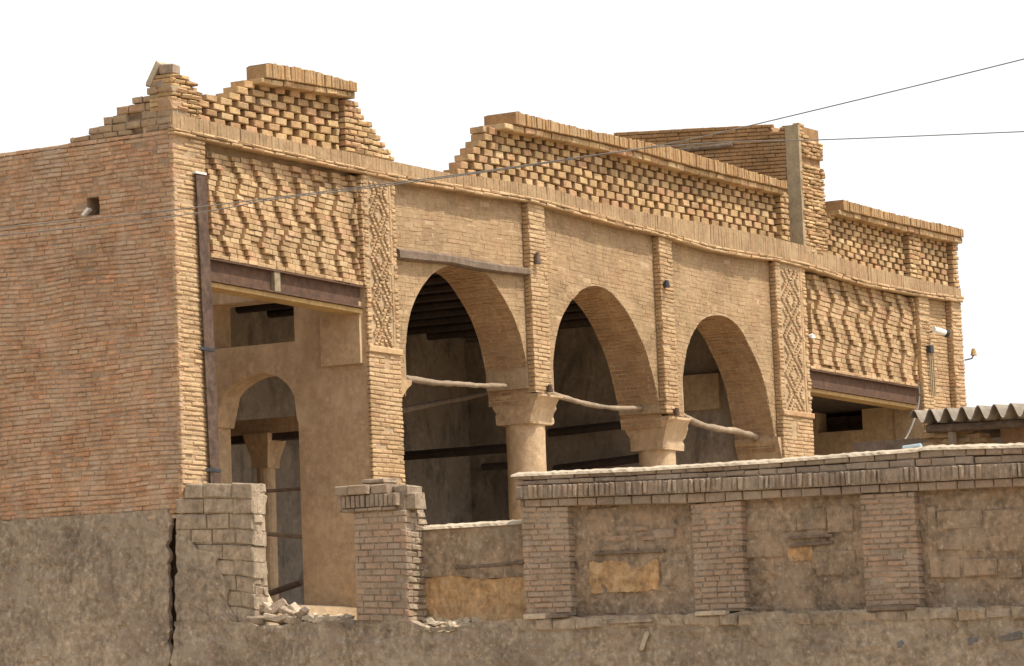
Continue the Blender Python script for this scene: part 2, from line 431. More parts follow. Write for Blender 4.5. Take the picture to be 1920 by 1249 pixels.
# ------------------------------------------------------------------ facade core
core = Acc()
us_all = lin(0.02, UEND - .02, 90)
core.slab([u for u in us_all if u <= uE0 + .3] + [UEND - .02], lambda u: ledge_bot(u) + .02, lambda u: band_top(u) - .01, .006, .5)   # cornice core
zl1 = fz([(395, 482), (676, 537)], REC)
zl2 = fz([(1520, 692), (1722, 726)], REC)
core.box((.02, .012, S(320, 950)[1]), (uQ - .01, .45, ledge_bot(uQ) + .1))
core.slab(lin(uQ - .05, uA0 + .05, 8), lambda u: zl1(u) + .02, lambda u: ledge_bot(u) + .06, REC + .1, .5)
core.box((uA0 + .03, .012, ZF - .4), (uA1 - .02, .85, ledge_bot(uA1) + .02))
for (a_, b_, x0_, x1_, y_) in ((uP1a, uP1b, 994, 1039, 735), (uP2a, uP2b, 1240, 1283, 775)):
    za_ = F(x0_ + 15, y_)[1]
    core.box((a_ + .02, .012, za_), (b_ - .02, REC + .03, ledge_bot(b_) + .02))
    core.box((max(F(x0_, y_, REC)[0], a_) + .01, REC + .02, za_), (F(x1_, y_, REC)[0] - .01, .85, ledge_bot(b_) + .02))
core.box((uD0 + .02, .012, ZF - .4), (uD1 - .02, .85, ledge_bot(uD1) + .02))
core.slab(lin(uD1 - .05, uE0 + .05, 8), lambda u: zl2(u) + .02, lambda u: ledge_bot(u) + .06, REC + .1, .5)
core.box((uE0 + .02, .012, 0), (uE1 - .02, .6, ledge_bot(uE1) + .06))
core.box((uE1 - .03, REC + .012, 0), (uE2 + .03, .6, ledge_bot(uE2) + .06))
core.box((uE2 + .02, .012, 0), (UEND - .02, .6, ledge_bot(UEND) + .06))
core.box((.62, .3, 0), (UEND - .02, .6, ZF - .02))              # lower storey front

arch_px = [
    [(762, 716), (761, 702), (761, 650), (767, 599), (779, 561), (795, 533), (813, 512), (830, 502), (854, 495), (879, 497), (902, 506), (920, 522), (938, 548), (956, 579), (969, 609), (980, 645), (989, 689), (994, 728)],
    [(1039, 738), (1038, 728), (1037, 685), (1042, 639), (1051, 603), (1064, 575), (1077, 557), (1092, 543), (1110, 536), (1128, 538), (1146, 549), (1164, 568), (1182, 595), (1197, 626), (1213, 664), (1225, 708), (1236, 757), (1240, 774)],
    [(1283, 780), (1281, 765), (1279, 726), (1283, 685), (1289, 652), (1300, 623), (1312, 605), (1325, 595), (1341, 591), (1359, 593), (1377, 604), (1392, 623), (1407, 652), (1420, 680), (1433, 716), (1442, 757), (1450, 800), (1453, 820)]]
bays = [(uA1, uP1a), (uP1b, uP2a), (uP2b, uD0)]
arch_uz = []
for k, pp in enumerate(arch_px):
    q = [F(x, y, REC) for x, y in pp]
    ia = max(range(len(q)), key=lambda i: q[i][1])
    # monotone left and right branches
    L_, R_ = [list(p) for p in q[:ia + 1]], [list(p) for p in q[ia:]]
    q = smooth_pts(q, 4)
    arch_uz.append([tuple(p) for p in q])
def hole_of(q):
    q = np.array(q); ia = int(np.argmax(q[:, 1]))
    Lb, Rb = q[:ia + 1], q[ia:]
    Lz = np.maximum.accumulate(Lb[:, 1]); Rz = np.maximum.accumulate(Rb[::-1, 1]); Ru = Rb[::-1, 0]
    zmax = q[ia, 1]
    def h(z):
        if z > zmax: return None
        return (float(np.interp(z, Lz, Lb[:, 0])), float(np.interp(z, Rz, Ru)))
    return h
holes = [hole_of(q) for q in arch_uz]
WT = .74                                       # thickness of the arcade wall
for k, q in enumerate(arch_uz):
    # masonry above and beside the opening, front and rear faces with curved edge
    ul, ur = bays[k]; ia = max(range(len(q)), key=lambda i: q[i][1])
    q = [(min(max(p[0], ul + .005), ur - .005), p[1]) for p in q]
    V = []; Fc = []
    for (u, z) in q:
        zt = ledge_bot(u) + .05
        V += [(u, REC + .004, z), (u, REC + .004, zt), (u, REC + WT, z), (u, REC + WT, zt)]
    for i in range(len(q) - 1):
        o = 4 * i; p = o + 4
        Fc += [(o, p, p + 1, o + 1), (o + 2, o + 3, p + 3, p + 2)]
    core.add(V, Fc)
    for (e, uu) in ((0, ul), (len(q) - 1, ur)):
        u, z = q[e]
        core.box((min(u, uu) - .01, REC + .006, z), (max(u, uu) + .01, REC + WT - .01, ledge_bot(uu) + .03))
facade = core.make('facade_wall', M_mort, house)

# bricks of the facade ------------------------------------------------
FW = Wall()
CH = .062
def ncz(a, b): return max(1, int(round((b - a) / CH)))
zq0 = ZF - .3; 
def band(zb, zt, a, b, w0, mat, pr=0, L=.22, holes=(), ch=.008, n=None, jz=.011, prj=.004, keep=None, jit=.003):
    um = (a(8.) if callable(a) else a)
    if not callable(a): a = const(a)
    if not callable(b): b = const(b)
    if not callable(zb): zb = const(zb)
    if not callable(zt): zt = const(zt)
    uu = (a(8.) + b(8.)) / 2
    n = n or ncz(zb(uu), zt(uu))
    FW.add(courses(zb, zt, a, b, n, L, jz, .004, holes, keep=keep, wave=.03), MF(w0), mat, pr, prj, ch=ch, jit=jit)
def rect_hole(x, y, wd, ht, w0=0):
    (ua, za), (ub, zb_) = F(x - wd / 2, y + ht / 2, w0), F(x + wd / 2, y - ht / 2, w0)
    def h(z): return (ua, ub) if za < z < zb_ else None
    h.rect = True
    return h
band(zq0, ledge_bot, 0.0, uQ, 0, M_tan, jz=.014, prj=.008, ch=.01)
# decorated piers: plain lower brickwork
zcp1 = F(715, 655)[1]; zcp2 = F(1490, 775)[1]
hA = rect_hole(727, 676, 9, 20); hD = rect_hole(1490, 804, 8, 20)
uA0f = fu([(683, 330), (693, 660), (701, 905)]); 
band(zq0, zcp1, uA0 - .002, uA1, 0, M_tan, holes=(hA,), jz=.013, prj=.006)
band(zq0, zcp2, uD0, uD1, 0, M_tan, holes=(hD,), jz=.013, prj=.006)
# strips beside the carved fields
for (a0, a1, zc) in ((uA0, uA1, zcp1), (uD0, uD1, zcp2)):
    W_ = a1 - a0
    band(zc, ledge_bot, a0, a0 + .13 * W_, 0, M_tan, L=.3, prj=.012, ch=.012)
    band(zc, ledge_bot, a0 + .80 * W_, a0 + .86 * W_, 0, M_tan, L=.3, pr=.0, prj=.003, n=6)
    band(zc, ledge_bot, a0 + .88 * W_, a1, 0, M_tan, L=.3, prj=.014, ch=.012)
# spandrels
for k in range(3):
    a, b = bays[k]; h = holes[k]
    zs = min(arch_uz[k][0][1], arch_uz[k][-1][1]) + .02
    zsL, zsR = arch_uz[k][0][1], arch_uz[k][-1][1]
    zb = lambda u, a=a, b=b, l=zsL, r=zsR: l + (r - l) * (u - a) / (b - a)
    band(zb, ledge_bot, a, b, REC, M_wash, holes=(h,), jz=.004, prj=.003, ch=.003, jit=.0015)
# pilasters between the arches
zp1, zp2 = F(1015, 732)[1], F(1255, 775)[1]
band(zp1, ledge_bot, uP1a, uP1b, 0, M_tan, jz=.012, prj=.007)
band(zp2, ledge_bot, uP2a, uP2b, 0, M_tan, jz=.012, prj=.007)
# right end
band(ZF - .3, ledge_bot, uE0, uE1, 0, M_tan, jz=.013, prj=.01, ch=.011)
band(ZF - .3, ledge_bot, uE1, uE2, REC, M_tan, jz=.012, prj=.005)
band(ZF - .3, ledge_bot, uE2, UEND, 0, M_tan, jz=.013, prj=.01, ch=.011)
# returns of recesses that face the camera (left-facing sides of the projecting strips)
def ret(u, z0, z1, w0, w1, mat=M_tan, L=.2):
    n = ncz(z0, z1)
    FW.add(courses(const(z0), const(z1), const(w0), const(w1), n, L, .011, .01), MS(u), mat, 0, .004)
for (u, z0) in ((uP1a, zp1), (uP2a, zp2), (uD0, zcp2 - 1.0), (uE0, F(1727, 740)[1]), (uE2, ZF)):
    ret(u, z0, ledge_bot(u) - .01, .012, REC)
ret(uA0 - .03, zl1(uA0), ledge_bot(uA0) - .01, .012, REC)
# cornice: soldier band and two thin projecting courses
FW.add(courses(lambda u: band_bot(u) + .0, band_top, const(0), const(UEND), 1, .075, .006, .002, lj=.2), MF(0), M_wash, .010, .003, ch=.004)
FW.add(courses(ledge_bot, band_bot, const(-.02), const(UEND + .02), 2, .23, .006, .006), MF(0), M_tan, .05, .014, ch=.012)
# end of the cornice on the side face
FW.build(facade, 300, 'brick', 'brickwork')

# ------------------------------------------------------------------ arch soffits
for k, q in enumerate(arch_uz):
    P = np.array([(q[0][0], q[0][1] - .2)] + list(q) + [(q[-1][0] + .01, q[-1][1] - .22)])
    seg = np.sqrt(((P[1:] - P[:-1]) ** 2).sum(1)); s = np.concatenate([[0], np.cumsum(seg)])
    nn = int(s[-1] / .066); ss = np.linspace(0, s[-1], nn + 1)
    Q = np.stack([np.interp(ss, s, P[:, 0]), np.interp(ss, s, P[:, 1])], 1)
    cen = np.array([P[:, 0].mean(), P[:, 1].min()])
    ac = Acc(); bk = Acc()
    V = []; Fc = []
    for i in range(len(Q)):
        V += [(Q[i][0], REC + .02, Q[i][1]), (Q[i][0], REC + WT, Q[i][1])]
        if i: Fc.append((2 * i - 2, 2 * i - 1, 2 * i + 1, 2 * i))
    # shell pushed 8 mm into the masonry
    for i in range(nn):
        p, r = Q[i], Q[i + 1]; t = (r - p) / (np.linalg.norm(r - p) + 1e-9); nrm = np.array([t[1], -t[0]])
        e = .004
        w = REC + .004 - (.1 if i % 2 else 0)
        while w < REC + WT - .01:
            w2 = w + .205 * U(.9, 1.1); a, b = max(w, REC + .004) + .004, min(w2, REC + WT) - .004; w = w2
            if b - a < .03: continue
            dp = U(-.004, .008)
            A, B = p + t * e, r - t * e
            vs = []
            for off, inn in ((-.03, 0), (.004 + dp, 0.004)):
                A2, B2 = A + nrm * off + t * inn, B + nrm * off - t * inn
                vs += [(A2[0], a + inn, A2[1]), (A2[0], b - inn, A2[1]), (B2[0], b - inn, B2[1]), (B2[0], a + inn, B2[1])]
            ac.add(vs, [(0, 1, 5, 4), (1, 2, 6, 5), (2, 3, 7, 6), (3, 0, 4, 7), (4, 5, 6, 7)])
    ao = mk('arch_soffit', V, Fc, M_clay, house)
    ac.make('soffit_brickwork', masonry('soffit_brick', [(.40, .24, .125), (.44, .275, .15), (.37, .22, .115), (.46, .295, .16)], (.44, .30, .175), .6, 2) if k == 0 else bpy.data.materials['soffit_brick'], ao, kind='stuff')

# ------------------------------------------------------------------ carved piers, relief panels
def carved(a0, a1, zc, name):
    W_ = a1 - a0; l, r = a0 + .15 * W_, a0 + .79 * W_
    bk = Acc(); zt = min(ledge_bot(l), ledge_bot(r)) - .02
    bk.box((l - .01, .03, zc), (r + .01, .06, zt + .03))
    par = bk.make('carved_field', M_tan, house)
    ac = Acc(); h = .047; n = int((zt - zc) / h); A = (r - l) / 2 - .02; c = (l + r) / 2
    for i in range(n):
        z = zc + (i + .5) * h
        ph = (i / 13.0) % 1.0; tri = abs(2 * ph - 1)
        xs = [c + A * tri, c - A * tri]
        if tri < .55: xs += [c + A * (tri + .5), c - A * (tri + .5)] if tri + .5 < 1 else []
        if tri > .5: xs += [c + A * (tri - .5), c - A * (tri - .5)]
        for x in xs:
            hw = .026
            V = brick([(x - hw, z - .017), (x + hw, z - .017), (x + hw, z + .017), (x - hw, z + .017)], -.018 + U(-.006, .006), .04, .008, MF(0)[0], .004)
            ac.add(V, BF)
    ac.make('carved_studs', M_rel, par, kind='stuff')
    # small moulding under the field
    mo = Wall(); q = [[(a0 - .01, zc - .05), (a1 + .02, zc - .05), (a1 + .02, zc + .03), (a0 - .01, zc + .03)]]
    for qq in q: mk('moulding', brick(qq, -.03, .05, .01, MF(0)[0], .004), BF, M_tan, par)
carved(uA0, uA1, zcp1, 'a'); carved(uD0, uD1, zcp2, 'd')

def relief(TL, TR, BR, BL, K, n, seed, lab):
    random.seed(seed)
    c = [F(*p, REC) for p in (BL, BR, TR, TL)]
    def at(s, t):
        return tuple((c[0][k] * (1 - s) + c[1][k] * s) * (1 - t) + (c[3][k] * (1 - s) + c[2][k] * s) * t for k in (0, 1))
    bk = Acc(); V = [(p[0], REC + .085, p[1]) for p in c]; bk.add(V, [(0, 1, 2, 3)])
    par = bk.make('relief_panel', M_mort, house)
    Wp, Wr = Wall(), Wall()
    for j in range(n):
        t0, t1 = j / n, (j + 1) / n
        ph = ((n - j) % 8) / 8.0
        zig = (ph / .62 if ph < .62 else (1 - ph) / .38)     # longer run one way than the other
        off = .42 * zig + .03 * (n - j) + U(-.03, .03)
        for k in range(-2, K + 1):
            c0 = U(.46, .56)
            for (s0, s1, proud) in ((k + off, k + off + c0, 1), (k + off + c0, k + off + 1, 0)):
                s0 /= K; s1 /= K
                if s1 < .01 or s0 > .99: continue
                full = s0 >= 0
                s0, s1 = max(s0, 0), min(s1, 1)
                if s1 - s0 < .012: continue
                g_ = .001; e = (t1 - t0) * .045
                q = [at(s0 + g_, t0 + e), at(s1 - g_, t0 + e), at(s1 - g_, t1 - e), at(s0 + g_, t1 - e)]
                miss = R() < (.16 if j > n - 5 else .03)
                if miss: Wr.add([q], MF(REC), M_rel, -.035, .010, .09, .010, .005)
                elif proud: Wp.add([q], MF(REC), M_rel,   .050 if full else .025, .006, .09, .007, .003, slope=.036 if full else .0)
                else: Wr.add([q], MF(REC), M_rel, .012, .005, .09, .006, .003, slope=.026)
    Wp.build(par, 300, 'relief_brick', 'relief_brickwork', minarea=20); Wr.build(par, 0, 'brick', 'recessed_brickwork')
relief((387, 285), (683, 334), (678, 528), (397, 480), 8, 19, 3, 'l')
relief((1517, 514), (1727, 563), (1723, 722), (1523, 690), 8, 19, 5, 'r')
random.seed(11)

# ------------------------------------------------------------------ parapets
def prof(pts, w=0): return fz(pts, w)
def cap_course(par, top, bot, a, b, w_front, w_back, L=.07, name='coping_brick'):
    """soldier bricks across the top of the parapet, each as deep as the wall"""
    for q in courses(bot, top, const(a), const(b), 1, L, .006, .008, lj=.18):
        V = brick([(p[0], p[1] + (U(-.012, .012) if i > 1 else 0)) for i, p in enumerate(q)], w_front + U(-.012, .012), w_back + U(-.02, .02), .008, None, .003)
        mk(name, V, BF, M_capb, par)
M_capb = masonry('coping_brick', [(.36, .21, .09), (.42, .26, .12), (.33, .19, .09), (.45, .29, .14)], (.36, .28, .18), .4, 4, big=.15)
def lattice(par, zb, zt, a, b, n, P, wf, holes=(), keep=None, lab=None, acc=None):
    for i in range(n):
        off = (i % 2) * P * .5
        t0, t1 = i / n, (i + 1) / n
        x = -P + off + math.floor(a(8) / P) * P if callable(a) else math.floor(a / P) * P - P + off
        bb = b
        while x < bb:
            l = P * U(.64, .70)
            q0, q1 = x, x + l; x += P
            zm = (zb((q0 + q1) / 2) * (1 - (t0 + t1) / 2) + zt((q0 + q1) / 2) * (t0 + t1) / 2)
            lo = a(zm) if callable(a) else a
            if q1 < lo + .06 or q0 > bb - .05: continue
            q0 = max(q0, lo); q1 = min(q1, bb)
            if q1 - q0 < .05: continue
            def z(u, t): return zb(u) * (1 - t) + zt(u) * t
            e = (t1 - t0) * .075
            q = [(q0, z(q0, t0 + e)), (q1, z(q1, t0 + e)), (q1, z(q1, t1 - e)), (q0, z(q0, t1 - e))]
            if keep and not keep((q0 + q1) / 2, zm): continue
            acc.add([q], MF(wf), M_lat, 0, .010, .24, .009, .006)
def parapet_part(back, lab):
    o = back.make('parapet', M_lat, house); return o
# left segment
WL = .09
ctop1 = prof([(463, 117), (517, 119), (590, 134), (668, 155)], -.08); cbot1 = prof([(463, 140), (570, 157), (668, 173)], -.08); lbot1 = prof([(458, 150), (560, 167), (668, 186)], -.05)
lt1 = prof([(360, 128), (463, 150), (645, 185), (670, 190)], WL)
uc0, uc1 = F(497, 120, -.08)[0], F(668, 160, -.08)[0]
prof1 = prof([(360, 174), (378, 176), (419, 180), (422, 171), (459, 176), (461, 150), (475, 120), (668, 160), (669, 185), (673, 200), (680, 214), (690, 228), (702, 244), (714, 262), (727, 279), (745, 303)])
bk = Acc(); us = lin(F(352, 170)[0], F(735, 300)[0], 60)
bk.slab(us, lambda u: band_top(u) - .03, lambda u: max(min(prof1(u), prof1(u + .25), prof1(u - .3)) - .12 if prof1(u) < lt1(u) + .3 else lt1(u), band_top(u) - .02) if False else max(min(min(prof1(u + k_ * .08) for k_ in range(-7, 5)) - .1, lt1(u) + .05), band_top(u) - .02), WL + .27, .46)
par1 = bk.make('parapet', M_mortr, house); tag(par1, 'short broken stretch of lattice parapet beside the corner')
LW = Wall()
ur1 = F(648, 230, 0)[0]
lattice(par1, band_top, lt1, F(368, 200, WL)[0], ur1 - .03, 7, .325, WL, keep=lambda u, z: z < prof1(u) - .02, acc=LW)
ustep = fu([(668, 180), (669, 188), (675, 200), (682, 214), (692, 228), (704, 244), (716, 262), (729, 279), (744, 302)])
PW = Wall()
PW.add(courses(band_top, prof([(640, 184), (760, 208)]), const(ur1), ustep, 9, .2, .014, .012, stepr=True), MF(0), M_lat, .0, .012, .38, .014, .006)
# ledge and coping
PW.add(courses(lbot1, cbot1, const(F(490, 150, -.05)[0]), const(uc1), 1, .24, .006, .01), MF(0), M_lat, .07, .012, .36, .012, .005)
cap_course(par1, ctop1, cbot1, uc0, uc1, -.10, .24)
# corner stump
zc1 = F(350, 142)[1]
bk = Acc(); uS = F(377, 160)[0]; bk.box((.03, .05, band_top(0) - .05), (uS - .02, .38, zc1 - .12)); st = bk.make('corner_stump', M_mort, house)
SW_ = Wall()
SW_.add(courses(lambda u: band_top(u), const(zc1), const(0), const(uS), 9, .2, .012, .012, keep=lambda u, z: z < zc1 - .02 and not (z > zc1 - .18 and u > uS * .8)), MF(0), M_lat, .01, .02, .36, .014, .008)
SW_.build(st, 100, 'stump_brick', 'stump_brickwork', minarea=5)

# middle segment
ctop2 = prof([(955, 207), (966, 209), (1107, 245), (1261, 277), (1333, 298), (1475, 341)], -.1); cbot2 = prof([(955, 231), (1091, 259), (1200, 285), (1300, 313), (1475, 355)], -.1)
lbot2 = prof([(955, 244), (1091, 272), (1220, 304), (1300, 325), (1475, 366)], -.07)
lt2 = prof([(850, 222), (963, 247), (1091, 272), (1220, 305), (1300, 326), (1475, 364)], WL)
um0, um1 = F(966, 215, -.1)[0], F(1474, 350, -.1)[0]
uml = fu([(907, 248), (905, 254), (893, 268), (884, 282), (874, 297), (864, 312), (852, 328)], WL)
upm = F(1466, 400)[0]
bk = Acc()
z_of_edge = fz([(852, 330), (864, 312), (884, 282), (905, 254), (930, 235), (1475, 340)], WL)
bk.slab(lin(uml(0), um1, 70), lambda u: band_top(u) - .03, lambda u: max(band_top(u) - .02, min(z_of_edge(u - .55) - .06, lt2(u) + .06)), WL + .27, .46)
par2 = bk.make('parapet', M_mortr, house); tag(par2, 'long middle stretch of lattice parapet above the arches')
lattice(par2, band_top, lt2, uml, upm - .02, 7, .29, WL, acc=LW)
i_split = len(LW.items)
PW2 = Wall()
PW2.add(courses(band_top, lt2, const(upm), const(F(1480, 400)[0]), 9, .2, .014, .01), MF(0), M_lat, .0, .014, .3, .014, .006)
PW2.add(courses(lbot2, cbot2, const(um0 - .25), const(um1), 1, .24, .006, .01), MF(0), M_lat, .07, .012, .38, .012, .005)
cap_course(par2, ctop2, cbot2, um0 - .02, um1, -.12, .42)
# left end block of the coping, seen side on: two courses of bricks facing left
eW = Wall()
uend = um0 - .02
# right segment
ctop3 = prof([(1578, 374), (1680, 402), (1799, 428)], -.1); cbot3 = prof([(1572, 392), (1680, 418), (1799, 444)], -.1); lbot3 = prof([(1570, 402), (1698, 434), (1799, 456)], -.07)
lt3 = prof([(1520, 391), (1570, 403), (1698, 434), (1800, 458)], WL)
ur0, ur1_ = F(1580, 380, -.1)[0], UEND + .03
url = fu([(1562, 398), (1556, 405), (1548, 415), (1540, 428), (1532, 442), (1520, 464)], WL)
upr0, upr1, upr2 = F(1706, 480)[0], F(1728, 490)[0], F(1788, 500)[0]
z_e3 = fz([(1520, 466), (1532, 442), (1548, 415), (1570, 396), (1800, 445)], WL)
bk = Acc(); bk.slab(lin(url(0), UEND - .02, 30), lambda u: band_top(u) - .03, lambda u: max(band_top(u) - .02, min(z_e3(u - .4) - .05, lt3(u) + .06)), WL + .27, .46)
par3 = bk.make('parapet', M_mortr, house); tag(par3, 'far right stretch of lattice parapet at the end of the facade')
LW3 = Wall(); LW2 = Wall()
LW2.items = LW.items
lattice(par3, band_top, lt3, url, upr0 - .03, 8, .27, WL, acc=LW3)
lattice(par3, band_top, lt3, upr1 + .03, upr2 - .03, 8, .27, WL, acc=LW3)
LW3.add(courses(band_top, lt3, const(upr0), const(upr1), 10, .2, .014, .01), MF(0), M_lat, 0, .012, .3, .013, .005)
LW3.add(courses(band_top, lt3, const(upr2), const(UEND), 10, .2, .014, .01), MF(0), M_lat, 0, .012, .3, .013, .005)
LW3.add(courses(lbot3, cbot3, const(ur0 - .1), const(ur1_), 1, .24, .006, .01), MF(0), M_lat, .07, .012, .38, .012, .005)
cap_course(par3, ctop3, cbot3, ur0 - .02, ur1_, -.12, .42)
# hand the lattice bricks to their own stretch
n1 = sum(1 for it in LW.items if np.array(it[1])[:, 0].mean() < F(760, 300)[0])
A_, B_ = Wall(), Wall()
for it in LW.items: (A_ if np.array(it[1])[:, 0].mean() < F(760, 300)[0] else B_).items.append(it)
A_.items += PW.items; B_.items += PW2.items
A_.build(par1, 140, 'lattice_brick', 'lattice_brickwork', 10); B_.build(par2, 300, 'lattice_brick', 'lattice_brickwork', 10); LW3.build(par3, 200, 'lattice_brick', 'lattice_brickwork', 10)

# ------------------------------------------------------------------ rooftop wall behind the parapet
uT = F(1502, 330)[0]; uT2 = F(1546, 330)[0]
tz = sz([(1150, 249), (1300, 240), (1440, 232), (1441, 243), (1462, 243), (1463, 232), (1505, 230)], uT)
wT = S(1150, 260, uT)[0]
bk = Acc(); zT0 = band_top(uT) - .1
ws = sorted(set(lin(.06, wT, 40)))
bk.sslab(ws, const(zT0), lambda w: tz(w) - .03, uT + .04, uT2 - .03)
roofw = bk.make('rooftop_wall', M_roofw, house); tag(roofw, 'brown brick wall standing on the roof behind the parapet')
TWl = Wall(); tzl = sz([(1150, 248), (1505, 229)], uT)
wS = S(1474, 300, uT)[0]
TWl.add(courses(const(zT0), tzl, const(wS), const(wT), ncz(zT0, tz(.6)), .22, .011, .006, keep=lambda w, z: z < tz(w) - .01), MS(uT), M_roofw, 0, .006)
zTop = tz(.1)
TWl.add(courses(const(zT0), const(zTop), const(uT + .01), const(uT2), ncz(zT0, zTop), .2, .012, .012, keep=lambda u, z: not (abs(z - (zTop - .62)) < .05) and z < zTop - .22 * min(1, max(0, (u - uT - .1) / .25))), MF(0), M_lat, .0, .02, .12, .013, .006)
TWl.build(roofw, 160, 'roof_brick', 'roof_brickwork', 20)
mk('render_strip', [(uT - .015, .004, zT0), (uT - .015, wS - .01, zT0), (uT - .015, wS - .01, zTop - .03), (uT - .015, .004, zTop - .03), (uT + .06, .004, zT0), (uT + .06, wS, zT0), (uT + .06, wS, zTop - .03), (uT + .06, .004, zTop - .03)],
   [(0, 3, 2, 1), (0, 1, 5, 4), (2, 3, 7, 6), (3, 0, 4, 7), (1, 2, 6, 5)], M_strip, roofw)
pA, pB = S(1275, 282, uT), S(1375, 272, uT)
v, f = tube([(uT - .03, pA[0], pA[1]), (uT - .03, pB[0], pB[1])], .04); mk('roof_timber', v, f, M_woodd, roofw)

# ------------------------------------------------------------------ columns with capitals
def column(px, w, rpx, ytop, ubr, wbr, zcap):
    """round shaft, flared square capital up to the arch springing"""
    c = F(px, ytop, w); u = c[0]; sc_ = FPX / (CY + u * DX[1] - w * NX[1]); r = rpx / sc_
    zt = c[1]
    V = []; Fc = []; n = 24; rings = lin(ZF - .1, zt + .02, 10)
    for z in rings:
        for k in range(n):
            a = 2 * math.pi * k / n; rr = r * (1 + .012 * math.sin(5 * z + k))
            V.append((u + rr * math.cos(a), w + rr * math.sin(a), z))
    for i in range(len(rings) - 1):
        for k in range(n): Fc.append((i * n + k, i * n + (k + 1) % n, (i + 1) * n + (k + 1) % n, (i + 1) * n + k))
    col = mk('column', V, Fc, M_clay, house, smooth=True)
    V = []; Fc = []
    q = r * 1.06
    b0 = (u - q, u + q, w - q, w + q)
    t0 = (ubr[0], ubr[1], wbr[0], wbr[1])
    H = zcap - zt
    prof_ = [(0, 0), (.06, .0), (.18, .04), (.3, .10), (.42, .2), (.55, .34), (.67, .52), (.78, .72), (.9, .96), (.92, 1.02), (1.0, 1.02)]
    for (h, f) in prof_:
        e = [b0[i] + (t0[i] - b0[i]) * f for i in range(4)]; z = zt + H * h
        for k in range(4):
            c0, c1 = ((e[0], e[2]), (e[1], e[2]), (e[1], e[3]), (e[0], e[3]))[k], ((e[1], e[2]), (e[1], e[3]), (e[0], e[3]), (e[0], e[2]))[k]
            for q_ in range(6):
                t = q_ / 6; x_, y_ = c0[0] + (c1[0] - c0[0]) * t, c0[1] + (c1[1] - c0[1]) * t
                chip = .02 * (1 if q_ == 0 and R() < .5 else 0)
                x_ += (u - x_) * chip * 3; y_ += (w - y_) * chip * 3
                V.append((x_ + .012 * noise.noise((x_ * 7, y_ * 7, z * 7)), y_ + .012 * noise.noise((x_ * 7, z * 7, y_ * 7)), z + .006 * noise.noise((x_ * 9, y_ * 9, 1.))))
    m_ = len(prof_); G = 24
    for i in range(m_ - 1):
        for k in range(G): Fc.append((G * i + k, G * i + (k + 1) % G, G * i + G + (k + 1) % G, G * i + G + k))
    Fc += [tuple(range(G - 1, -1, -1)), tuple(range(G * (m_ - 1), G * m_))]
    mk('capital', V, Fc, M_clay, col)
    return u
qa1, qa2, qa3 = arch_uz
column(985, .46, 37, 798, (qa1[-1][0] - .0, qa2[0][0] + .0), (-.02, REC + WT), F(1015, 738)[1])
column(1232, .46, 35, 846, (qa2[-1][0], qa3[0][0]), (-.02, REC + WT), F(1255, 780)[1])
# impost blocks on the end piers
def impost(u0_, u1_, side, ztop, h, par):
    V = []; Fc = []
    for (t, f) in ((0, 0), (.35, .15), (.7, .65), (.85, 1), (1, 1)):
        z = ztop - h + h * t; ext = (u1_ - u0_) * f
        a, b = (u0_ - .02, u0_ + ext + .004) if side > 0 else (u1_ - ext - .004, u1_ + .02)
        V += [(a, .05, z), (b, .05, z), (b, REC + WT, z), (a, REC + WT, z)]
    for i in range(4):
        for k in range(4): Fc.append((4 * i + k, 4 * i + (k + 1) % 4, 4 * i + 4 + (k + 1) % 4, 4 * i + 4 + k))
    Fc += [(3, 2, 1, 0), (16, 17, 18, 19)]
    mk('impost', V, Fc, M_tan if side > 0 else M_clay, house)
zi = qa1[0][1]
impost(uA1, qa1[0][0] + .02, 1, zi + .02, .42, house)
zi3 = qa3[-1][1]
impost(qa3[-1][0] - .02, uD0, -1, zi3 + .0, .45, house)

# ------------------------------------------------------------------ side wall of the house
zs_top = sz([(-60, 296), (0, 287), (130, 268), (315, 242)])
zside0 = S(320, 957)[1]
plw = sz([(-60, 985), (0, 977), (160, 966), (318, 955)])   # upper edge of the plaster
WEND = 9.0
steps = [(130, 268), (134, 258), (161, 258), (163, 240), (189, 240), (191, 220), (216, 220), (218, 200), (245, 200), (247, 183), (273, 183), (275, 165), (322, 163)]
wst = [S(*p) for p in steps]
hw0, hz0 = S(186, 402); hw1, hz1 = S(161, 371)
hW = sorted((hw0, hw1)); hZ = sorted((hz0, hz1))
bk = Acc()
def grid_hole(wa, wb, za, zb_, hw, hz, u):
    wsx = [wa, hw[0], hw[1], wb]; zsx = [za, hz[0], hz[1], zb_]
    for i in range(3):
        for j in range(3):
            if i == 1 and j == 1: continue
            w0, w1, z0, z1 = wsx[i], wsx[i + 1], zsx[j], zsx[j + 1]
            bk.add([(u, w0, z0), (u, w1, z0), (u, w1, z1), (u, w0, z1)], [(0, 3, 2, 1)])
    a, b = hw; c, d = hz; e = u + .35
    bk.add([(u, a, c), (u, b, c), (u, b, d), (u, a, d), (e, a, c), (e, b, c), (e, b, d), (e, a, d)], [(0, 1, 5, 4), (1, 2, 6, 5), (2, 3, 7, 6), (3, 0, 4, 7), (4, 5, 6, 7)])
ztopmin = zs_top(WEND) - .12
zA_ = min(zs_top(0), zs_top(3.2)) - .06
wck = S(309, 1100)[0] + .03
bk.add([(.014, wck, 0), (.014, WEND, 0), (.014, WEND, zside0), (.014, wck, zside0)], [(0, 3, 2, 1)])
grid_hole(.02, WEND, zside0 - .02, zA_, hW, hZ, .014)
bk.box((.055, .02, zA_ - .3), (.4, WEND, zA_ - .002))
bk.box((.41, .02, 0), (.6, WEND, zA_))
sidew = bk.make('side_wall', M_mortr, house)
SWl = Wall()
def hs(z): return (hW[0], hW[1]) if hZ[0] < z < hZ[1] else None
hs.rect = True
small = []
